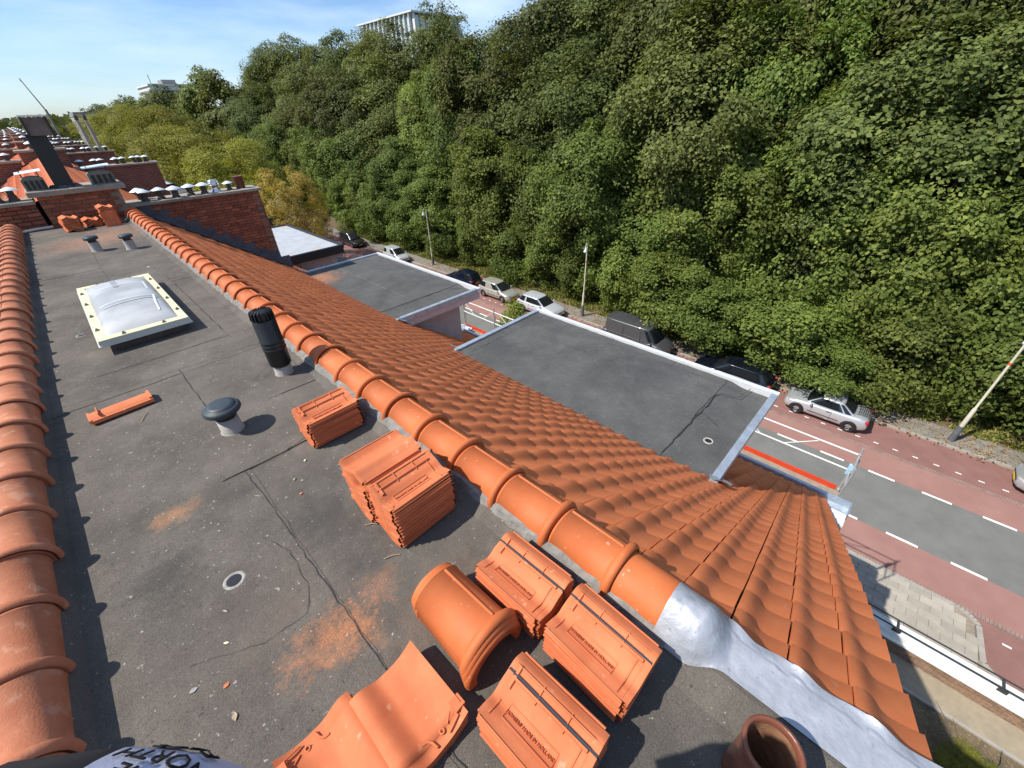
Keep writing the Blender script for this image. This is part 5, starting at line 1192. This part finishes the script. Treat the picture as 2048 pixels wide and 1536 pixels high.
for i in range(2): CR['F%d' % i] = crown_mesh('far_crown', MT['leafA'], 4.6, 4.6, 6.4, 70, 9000, .55, 700+i, (1.2, 2.2))
TK = [trunk_mesh('trunk', 17, .34, 1, 3.4), trunk_mesh('trunk', 16, .28, 2, 3.2), trunk_mesh('trunk', 18, .4, 3, 3.6)]
TKs = trunk_mesh('small_trunk', 5.5, .16, 4, 2.0, 8, .35); TKb = trunk_mesh('shrub_stem', 2.0, .07, 5, 1.3, 8, .1)
def tree(kind, x, y, zc, sx, sz, lab, rz, trunk, tz=1.0, grp=None, name='oak_tree', z0=GZ+.1, cat='tree'):
    o = empty(name, (x, y, z0), rz, lab, cat, grp)
    t = bpy.data.objects.new('trunk', trunk); col.objects.link(t); t.parent = o; t.scale = (1, 1, tz)
    c = bpy.data.objects.new('crown', CR[kind]); col.objects.link(c); c.parent = o; c.location = (0, 0, zc-z0); c.scale = (sx, sx, sz)
    return o
rng = random.Random(77)
G1 = 'broadleaf trees at the edge of the wood'
n_ = 0
def place_word(y):
    if y < -6: return 'beyond the right edge lamp post'
    if y < 1: return 'behind the silver coupe'
    if y < 8: return 'behind the black estate car'
    if y < 14: return 'above the grey van'
    if y < 21: return 'behind the bell shaded lamp post'
    if y < 27: return 'behind the beige hatchback'
    if y < 34: return 'behind the navy hatchback'
    if y < 48: return 'behind the small pale grey car'
    if y < 66: return 'behind the dark brown car'
    if y < 90: return 'left of the dark brown car'
    if y < 126: return 'behind the yellow street trees'
    return 'on the far left skyline'
ROWW = {0: 'low branched front row tree ', 1: 'dark second row tree ', 2: 'high topped deep wood tree '}
cnt = {}
def lab_for(row, y):
    w = ROWW[row] + place_word(y); cnt[w] = cnt.get(w, 0) + 1
    return w
def wood_tree(row, kind, x, y, top, low, sx, name):
    hz = (top-low)/2; base = {'A': 7.6+1.2, 'B': 6.2+1.1, 'F': 6.4+1.4}[kind[0]]
    o = tree(kind, x, y, (top+low)/2, sx, hz/base, lab_for(row, y), rng.uniform(0, 6.28), TK[rng.randrange(3)], max(.6, (top-GZ)/21), G1, name)
    return o
y = -16.0
while y < 96:
    yy = y + rng.uniform(-.8, .8); near = y < 18
    wood_tree(0, 'B%d' % rng.randrange(3), 31.9+rng.uniform(-.6, 1.6)+ (0 if y < 10 else .5), yy, rng.uniform(-4.2, 2.2), -12.0, rng.uniform(.72, .92), 'maple_tree'); y += 5.2
y = -20.0
while y < 118:
    wood_tree(1, 'A%d' % rng.randrange(4) if rng.random() < .75 else 'B%d' % rng.randrange(3), 36.8+rng.uniform(-1.8, 1.8), y+rng.uniform(-1.3, 1.3), rng.uniform(2.8, 8.2), -10.5, rng.uniform(.85, 1.1), 'oak_tree'); y += 5.6
y = -22.0
while y < 128:
    wood_tree(2, 'A%d' % rng.randrange(4), 43.5+rng.uniform(-1.6, 1.6), y+rng.uniform(-1, 1), rng.uniform(10.2, 12.4) + (3.0 if y < 22 else 0)  + (.8 if y > 85 else 0), -8.0, rng.uniform(.95, 1.2), 'oak_tree'); y += 6.4
for y in range(-30, 34, 7):
    wood_tree(2, 'A%d' % rng.randrange(4), 50.5+rng.uniform(-1.2, 1.2), y, rng.uniform(15, 17.5), -6.0, 1.25, 'oak_tree')
for y in range(126, 300, 9):
    wood_tree(2, 'F%d' % rng.randrange(2), 36+rng.uniform(-3, 3)-.02*(y-126), y, rng.uniform(5.0, 7.5)+max(0, (190-y)/16), -12.0, 1.2, 'oak_tree')
# individual labels where several trees share a phrase: count them from the right
seen = {}
ORDW = ['first', 'second', 'third', 'fourth', 'fifth', 'sixth', 'seventh', 'eighth', 'ninth', 'tenth', 'eleventh', 'twelfth', 'thirteenth', 'fourteenth', 'fifteenth', 'sixteenth', 'seventeenth', 'eighteenth', 'nineteenth', 'twentieth', 'twentyfirst', 'twentysecond', 'twentythird', 'twentyfourth', 'twentyfifth']
for o in [q for q in col.objects if q.get('group') == G1]:
    w = o['label']
    if cnt.get(w, 1) > 1:
        i = seen.get(w, 0); seen[w] = i+1; o['label'] = w + ', ' + ORDW[min(i, 24)] + ' from the right'
# shrubs and low boughs that hang towards the kerb
SH = [(28.9, 15.2, -9.6, 1.25, 1.2, 'leafy shrub right behind the bell shaded lamp post'), (27.9, 11.6, -9.7, 1.15, .95, 'leafy bough mass over the roof of the grey van'), (28.0, 7.8, -10.2, 1.2, .9, 'leafy bough mass between the van and the estate car'),
      (27.8, 3.9, -10.0, 1.3, .95, 'leafy bough mass over the black estate car'), (27.0, 1.0, -10.7, .95, .55, 'low bright bough hanging over the silver coupe'), (29.4, -2.2, -9.6, 1.2, 1.2, 'leafy shrub behind the boot of the silver coupe'),
      (29.8, -6.2, -9.7, 1.2, 1.3, 'leafy shrub behind the right edge lamp post'), (28.6, -9.8, -9.4, 1.35, 1.2, 'leafy shrub at the right edge above the silver nose'), (29.6, -14.0, -9.0, 1.4, 1.3, 'leafy shrub outermost at the right edge'),
      (29.6, 20.2, -10.4, 1.15, 1.1, 'dark shrub behind the white silver hatchback'), (30.0, 24.6, -10.2, 1.25, 1.2, 'dark shrub behind the beige hatchback'), (29.5, 29.3, -10.2, 1.25, 1.25, 'dark shrub behind the navy hatchback'), (29.5, 34.4, -10.2, 1.2, 1.2, 'dark shrub between the navy hatchback and the far lamp post'),
      (29.2, 40.2, -10.1, 1.25, 1.2, 'dark shrub by the far lamp post'), (29.2, 46.5, -10.2, 1.3, 1.3, 'dark shrub beyond the far lamp post'), (29.0, 53.5, -10.0, 1.35, 1.3, 'dark shrub near the brown car'), (28.8, 61.5, -10.0, 1.4, 1.3, 'dark shrub beyond the brown car')]
for i, (x, y, zc, sx, sz, lab) in enumerate(SH):
    if y > 14: x += 1.0; sx *= .92
    tree('S%d' % (i % 3), x, y, zc, sx, sz, lab, rng.uniform(0, 6.28), TKb, (zc-GZ)/2.0, 'shrubs and low boughs along the wood edge', 'shrub', cat='shrub')
# street trees on the house side
GS = 'street trees on the house side'
tree('G0', 15.2, 43.2, -5.7, .76, .82, 'golden autumn tree standing before the dark wood beside the chimney wall', 1.0, TKs, 1.1, GS, 'golden_tree')
tree('Y0', 14.2, 53.5, -4.9, .95, .80, 'yellow green street tree behind the nearest chimney cowls', 2.0, TKs, 1.2, GS, 'yellowing_tree')
tree('Y1', 14.0, 66.0, -3.6, 1.05, .9, 'taller olive street tree left of the yellow green one', 3.0, TKs, 1.4, GS, 'yellowing_tree')
tree('Y0', 14.0, 77.0, -2.7, 1.05, .98, 'olive street tree right of the twin metal flues', 4.1, TKs, 1.5, GS, 'yellowing_tree')
tree('Y1', 13.6, 90.0, -2.0, 1.05, 1.0, 'olive street tree behind the twin metal flues', .4, TKs, 1.6, GS, 'yellowing_tree')
tree('Y0', 13.4, 106.0, -2.2, 1.05, 1.0, 'olive street tree far down the row, left of the twin flues', 1.4, TKs, 1.6, GS, 'yellowing_tree')
tree('Y1', 13.0, 124.0, -2.4, 1.05, 1.0, 'smallest olive street tree near the crane foot', 2.7, TKs, 1.6, GS, 'yellowing_tree')
tree('L0', 12.25, 11.7, -6.9, 1.15, 1.05, 'small lime green tree rising beside the scaffold post', .4, TKs, 1.0, None, 'lime_tree')
tree('Y1', 9.9, -6.2, GZ+.42, .14, .10, 'small grey green garden bush at the lower right corner', .4, TKb, .2, None, 'garden_bush', cat='shrub')
# grass on the verge and fallen leaves
def blades(name, mat, n, xr, yr, z, size, seed, up=.8, dens=None, kind='stuff', lab=None):
    g_ = np.random.default_rng(seed); X = g_.uniform(*xr, n); Y = g_.uniform(*yr, n)
    nn_ = np.stack([np.cos(3.1*Y+X*2)*.5, np.sin(1.7*Y)*.5], 1).sum(1); keep = g_.random(n) < (.5+.5*nn_ if dens is None else dens); X, Y = X[keep], Y[keep]; m_ = len(X)
    a = g_.uniform(0, 6.28, m_); h = size*g_.uniform(.5, 1.3, m_); w = h*.22 if up > .3 else h*.35
    tx, ty = np.cos(a), np.sin(a); lx, ly = g_.normal(0, .45, m_)*h, g_.normal(0, .45, m_)*h
    if up > .3:
        A = np.stack([X-tx*w, Y-ty*w, np.full(m_, z)], 1); B = np.stack([X+tx*w, Y+ty*w, np.full(m_, z)], 1); C_ = np.stack([X+lx, Y+ly, z+h*up], 1); V = np.stack([A, B, C_], 1); q = 3
    else:
        zz = z + g_.uniform(.005, .05, m_)
        A = np.stack([X-tx*h*.5, Y-ty*h*.5, zz], 1); C_ = np.stack([X+tx*h*.5, Y+ty*h*.5, zz+h*.2*g_.normal(size=m_)], 1); B = np.stack([X-ty*w, Y+tx*w, zz+h*.1], 1); D = np.stack([X+ty*w, Y-tx*w, zz+h*.1], 1); V = np.stack([A, B, C_, D], 1); q = 4
    me = bpy.data.meshes.new(name); me.vertices.add(m_*q); me.vertices.foreach_set('co', V.reshape(-1).astype(np.float32)); me.loops.add(m_*q); me.loops.foreach_set('vertex_index', np.arange(m_*q, dtype=np.int32)); me.polygons.add(m_)
    me.polygons.foreach_set('loop_start', np.arange(0, m_*q, q, dtype=np.int32)); me.polygons.foreach_set('loop_total', np.full(m_, q, np.int32)); me.update(calc_edges=True)
    o = mk(name, me, mat); tag(o, lab, None, None, kind); return o
blades('grass', MT['grass'], 80000, (27.7, 30.2), (-15, 62), GZ+.1, .26, 5, lab='dry and green grass verge at the foot of the wood')
blades('fallen_leaves', MT['litter'], 9000, (25.6, 30), (-14, 40), GZ+.115, .13, 6, .0, .6, lab='dry fallen leaves on pavement and verge')

# ================================================================== FAR BACKGROUND
gb = empty('glass_building', (130, 191, GZ-2.0), 0, 'glass office block with white fins rising above the tree tops', 'building')
bx0, bx1, by0, by1 = -10, 14, -26, 12
def GBp(mb, nm, mat): return mb.build(nm, mat, gb, False)
GBp(MB().box(bx0, bx1, by0, by1, 0, 43.5), 'core', MT['farwhite'])
for i in range(12):
    y = by0+1+3*i; GBp(MB().box(bx0-.9, bx0-.2, y, y+1.7, 33, 46.0), 'glass_panel', MT['farglass'])
    GBp(MB().box(bx0-1.6, bx0-.2, y-.55, y-.25, 30, 47), 'fin', MT['farwhite'])
for i in range(8):
    x = bx0+2.8*i; GBp(MB().box(x, x+1.9, by0-.9, by0-.2, 33, 46), 'glass_panel', MT['farwhite'] if i % 2 else MT['farglass'])
    GBp(MB().box(x-.5, x-.2, by0-1.6, by0-.2, 30, 47), 'fin', MT['farwhite'])
GBp(MB().box(bx0-1.8, bx1, by0-1.8, by1, 46.6, 47.1), 'roof_frame', MT['farwhite'])
wb_ = empty('white_office', (52, 255, GZ), 0, 'pale grey office building with rooftop plant over the far trees', 'building')
for z0, z1, nm, mt in ((0, 26, 'wall', 'farwhite'), ): MB().box(-6, 12, -5, 20, z0, z1).build(nm, MT[mt], wb_, False)
for k in range(2): MB().box(-6.1, 12.1, -5.15, 20, 23.6-2.6*k, 24.6-2.6*k).build('window_band', MT['fargrey'], wb_, False)
MB().box(-6.4, 12.4, -5.4, 20.4, 26, 26.7).build('roof_edge', MT['farwhite'], wb_, False); MB().box(0, 5, 0, 8, 26.7, 28.4).build('rooftop_plant', MT['fargrey'], wb_, False); MB().tube([(-4,0,26.7),(-4,0,30)], .15, 5).build('antenna', MT['fargrey'], wb_, False)
lb = empty('long_flat_building', (21, 205, GZ), 0, 'long low grey building on the horizon behind the street trees', 'building')
MB().box(-6, 7, 0, 14, 0, 17.2).build('wall', MT['fargrey'], lb, False); MB().box(-6.2, 7.2, -.2, 14, 16.0, 16.4).build('roof_edge', MT['concrete'], lb, False); MB().box(-6.1, 7.1, -.15, 14, 14.6, 15.8).build('window_band', MT['farglass'], lb, False)
cr_ = empty('crane', (13.6, 300, GZ), 0, 'thin crane jib slanting up from the horizon at the left', 'crane')
MB().tube([(0,0,0),(0,0,19.5)], .5, 6).build('mast', MT['fargrey'], cr_, False)
MB().tube([(0,0,19),(-2.75,0,30.6)], [.28,.16], 5).build('jib', MT['fargrey'], cr_, False); MB().tube([(-2.75,0,30.6),(-2.8,0,29.4)], .07, 4).build('hook_line', MT['fargrey'], cr_, False)
# wooded horizon, reads as one mass
def far_wood():
    g_ = np.random.default_rng(9); N = 26000
    a = g_.uniform(-60, 130, N); rr_ = g_.uniform(330, 900, N); X = a/ 100*rr_*.5 ; Y = rr_; keep = (X < 48)|(Y > 520); X, Y = X[keep], Y[keep]; n = len(X)
    Z = GZ + g_.uniform(2, 15.5, n)*(1+.12*np.sin(X*.05)+.1*np.sin(Y*.03)); s_ = g_.uniform(1.6, 3.2, n)
    nr = g_.normal(size=(n, 3)) + np.array([-.2,-.6,.6]); nr /= np.linalg.norm(nr, axis=1)[:, None]; t = np.cross(nr, g_.normal(size=(n, 3))); t /= np.linalg.norm(t, axis=1)[:, None]; b_ = np.cross(nr, t); P_ = np.stack([X, Y, Z], 1)
    V = np.stack([P_-t*s_[:, None], P_-b_*s_[:, None]*.8, P_+t*s_[:, None], P_+b_*s_[:, None]*.8], 1).reshape(-1, 3).astype(np.float32)
    me = bpy.data.meshes.new('far_wood'); me.vertices.add(n*4); me.vertices.foreach_set('co', V.ravel()); me.loops.add(n*4); me.loops.foreach_set('vertex_index', np.arange(n*4, dtype=np.int32)); me.polygons.add(n); me.polygons.foreach_set('loop_start', np.arange(0, n*4, 4, dtype=np.int32)); me.polygons.foreach_set('loop_total', np.full(n, 4, np.int32)); me.update(calc_edges=True)
    tag(mk('far_wood', me, MT['leafA']), 'dark wooded horizon beyond the roofs', None, None, 'stuff')
far_wood()

# ================================================================== PHOTOGRAPHER (only the jacket front is in view)
def person():
    o = empty('person', (-.27, .31, .006), R(-45), 'person in a black jacket with pale lilac chest print, at the lower left edge', 'person')
    J = {}; V = []; Rd = []; E_ = []
    def jv(nm, p, r_, par=None, r2=None):
        J[nm] = len(V); V.append(tuple(p)); Rd.append((r_, r2 or r_))
        if par: E_.append((J[par], J[nm]))
    jv('pel', (0,-.02,.95), .14, None, .12); jv('wai', (0,0,1.12), .14, 'pel', .125); jv('che', (0,.02,1.32), .165, 'wai', .145); jv('sho', (0,-.02,1.45), .13, 'che', .10)
    jv('nek', (0,-.03,1.54), .055, 'sho'); jv('hd1', (-.02,-.02,1.62), .075, 'nek', .085); jv('hd2', (-.02,-.02,1.71), .085, 'hd1', .10); jv('hd3', (-.02,-.03,1.78), .055, 'hd2', .065)
    for s_, k in ((-1, 'l'), (1, 'r')):
        jv('hip'+k, (.10*s_,-.02,.88), .095, 'pel'); jv('kn'+k, (.12*s_,.02,.48), .065, 'hip'+k); jv('an'+k, (.13*s_,-.02,.08), .045, 'kn'+k); jv('to'+k, (.15*s_,.13,.035), .035, 'an'+k)
        jv('sh'+k, (.19*s_,-.03,1.44), .065, 'sho')
    jv('elr', (.40,-.12,1.47), .05, 'shr'); jv('wrr', (.42,-.14,1.72), .036, 'elr'); jv('har', (.41,-.12,1.84), .034, 'wrr', .02)
    jv('ell', (-.27,-.06,1.18), .05, 'shl'); jv('wrl', (-.26,-.03,.94), .036, 'ell'); jv('hal', (-.25,-.01,.85), .034, 'wrl', .02)
    for i in range(4):
        f = 'f%d' % i; jv(f+'a', (.385+.018*i,-.105,1.91), .009, 'har'); jv(f+'b', (.39+.016*i,-.085,1.95+.003*i), .008, f+'a')
        g_ = 'g%d' % i; jv(g_+'a', (-.275+.018*i,.01,.78), .009, 'hal'); jv(g_+'b', (-.27+.018*i,.02,.74), .008, g_+'a')
    jv('tha', (.45,-.10,1.88), .010, 'har'); jv('thb', (.46,-.08,1.91), .008, 'tha'); jv('tla', (-.22,.03,.84), .010, 'hal'); jv('tlb', (-.21,.045,.81), .008, 'tla')
    me = bpy.data.meshes.new('body'); me.from_pydata(V, E_, []); me.update()
    ob = mk('body', me, MT['fabric'], o, False)
    ob.modifiers.new('skin', 'SKIN'); ob.modifiers.new('sub', 'SUBSURF').render_levels = 2
    sv = me.skin_vertices[0].data
    for i, q in enumerate(sv): q.radius = Rd[i]; q.use_root = (i == 0)
    # real surface so that parts can carry their own material
    dg = bpy.context.evaluated_depsgraph_get(); m2 = bpy.data.meshes.new_from_object(ob.evaluated_get(dg)); ob.modifiers.clear(); ob.data = m2
    m2.materials.clear()
    for k in ('fabric', 'skin', 'jeans', 'hair', 'black'): m2.materials.append(MT[k])
    for p in m2.polygons:
        c = p.center; p.use_smooth = True
        if c.z > 1.53 and c.x < .2: p.material_index = 3 if c.z > 1.73 or c.y < -.06 else 1
        elif (c.z > 1.78 and c.x > .2) or (c.x < -.19 and .7 < c.z < .92): p.material_index = 1
        elif c.z < .10: p.material_index = 4
        elif c.z < .95: p.material_index = 2
    # printed panel and lettering laid on the chest
    from mathutils.bvhtree import BVHTree
    bv = BVHTree.FromPolygons([v.co for v in m2.vertices], [tuple(p.vertices) for p in m2.polygons])
    def onchest(x, z, off):
        h = bv.ray_cast(Vector((x, 1.0, z)), Vector((0, -1, 0)))
        return (h[0] + h[1]*off) if h[0] is not None else Vector((x, .1, z))
    def panel(cx, cz, w, h, nm, mat, off=.003):
        def P(u, v):
            a = 2*u-1; b_ = 2*v-1; x = cx + w*a*math.sqrt(1-.5*b_*b_); z = cz + h*b_*math.sqrt(1-.5*a*a); return onchest(x, z, off)
        MB().grid(P, 15, 13, True, True).build(nm, MT[mat], o, False)
    panel(.075, 1.42, .058, .10, 'chest_print', 'lilac'); panel(-.16, 1.38, .03, .10, 'chest_print', 'lilac'); panel(.15, 1.38, .022, .08, 'chest_print', 'lilac')
    for i, wd in enumerate(('THE', 'NORTH', 'FACE')):
        tm = text_mesh(wd, .026, .0005)
        for vv in tm.vertices: vv.co = onchest(.075-vv.co.x, 1.475-.026*i+vv.co.y, .0055+vv.co.z)
        tm.materials.clear(); mk('chest_lettering', tm, MT['fabric'], o, False)
    return o
pr = person()
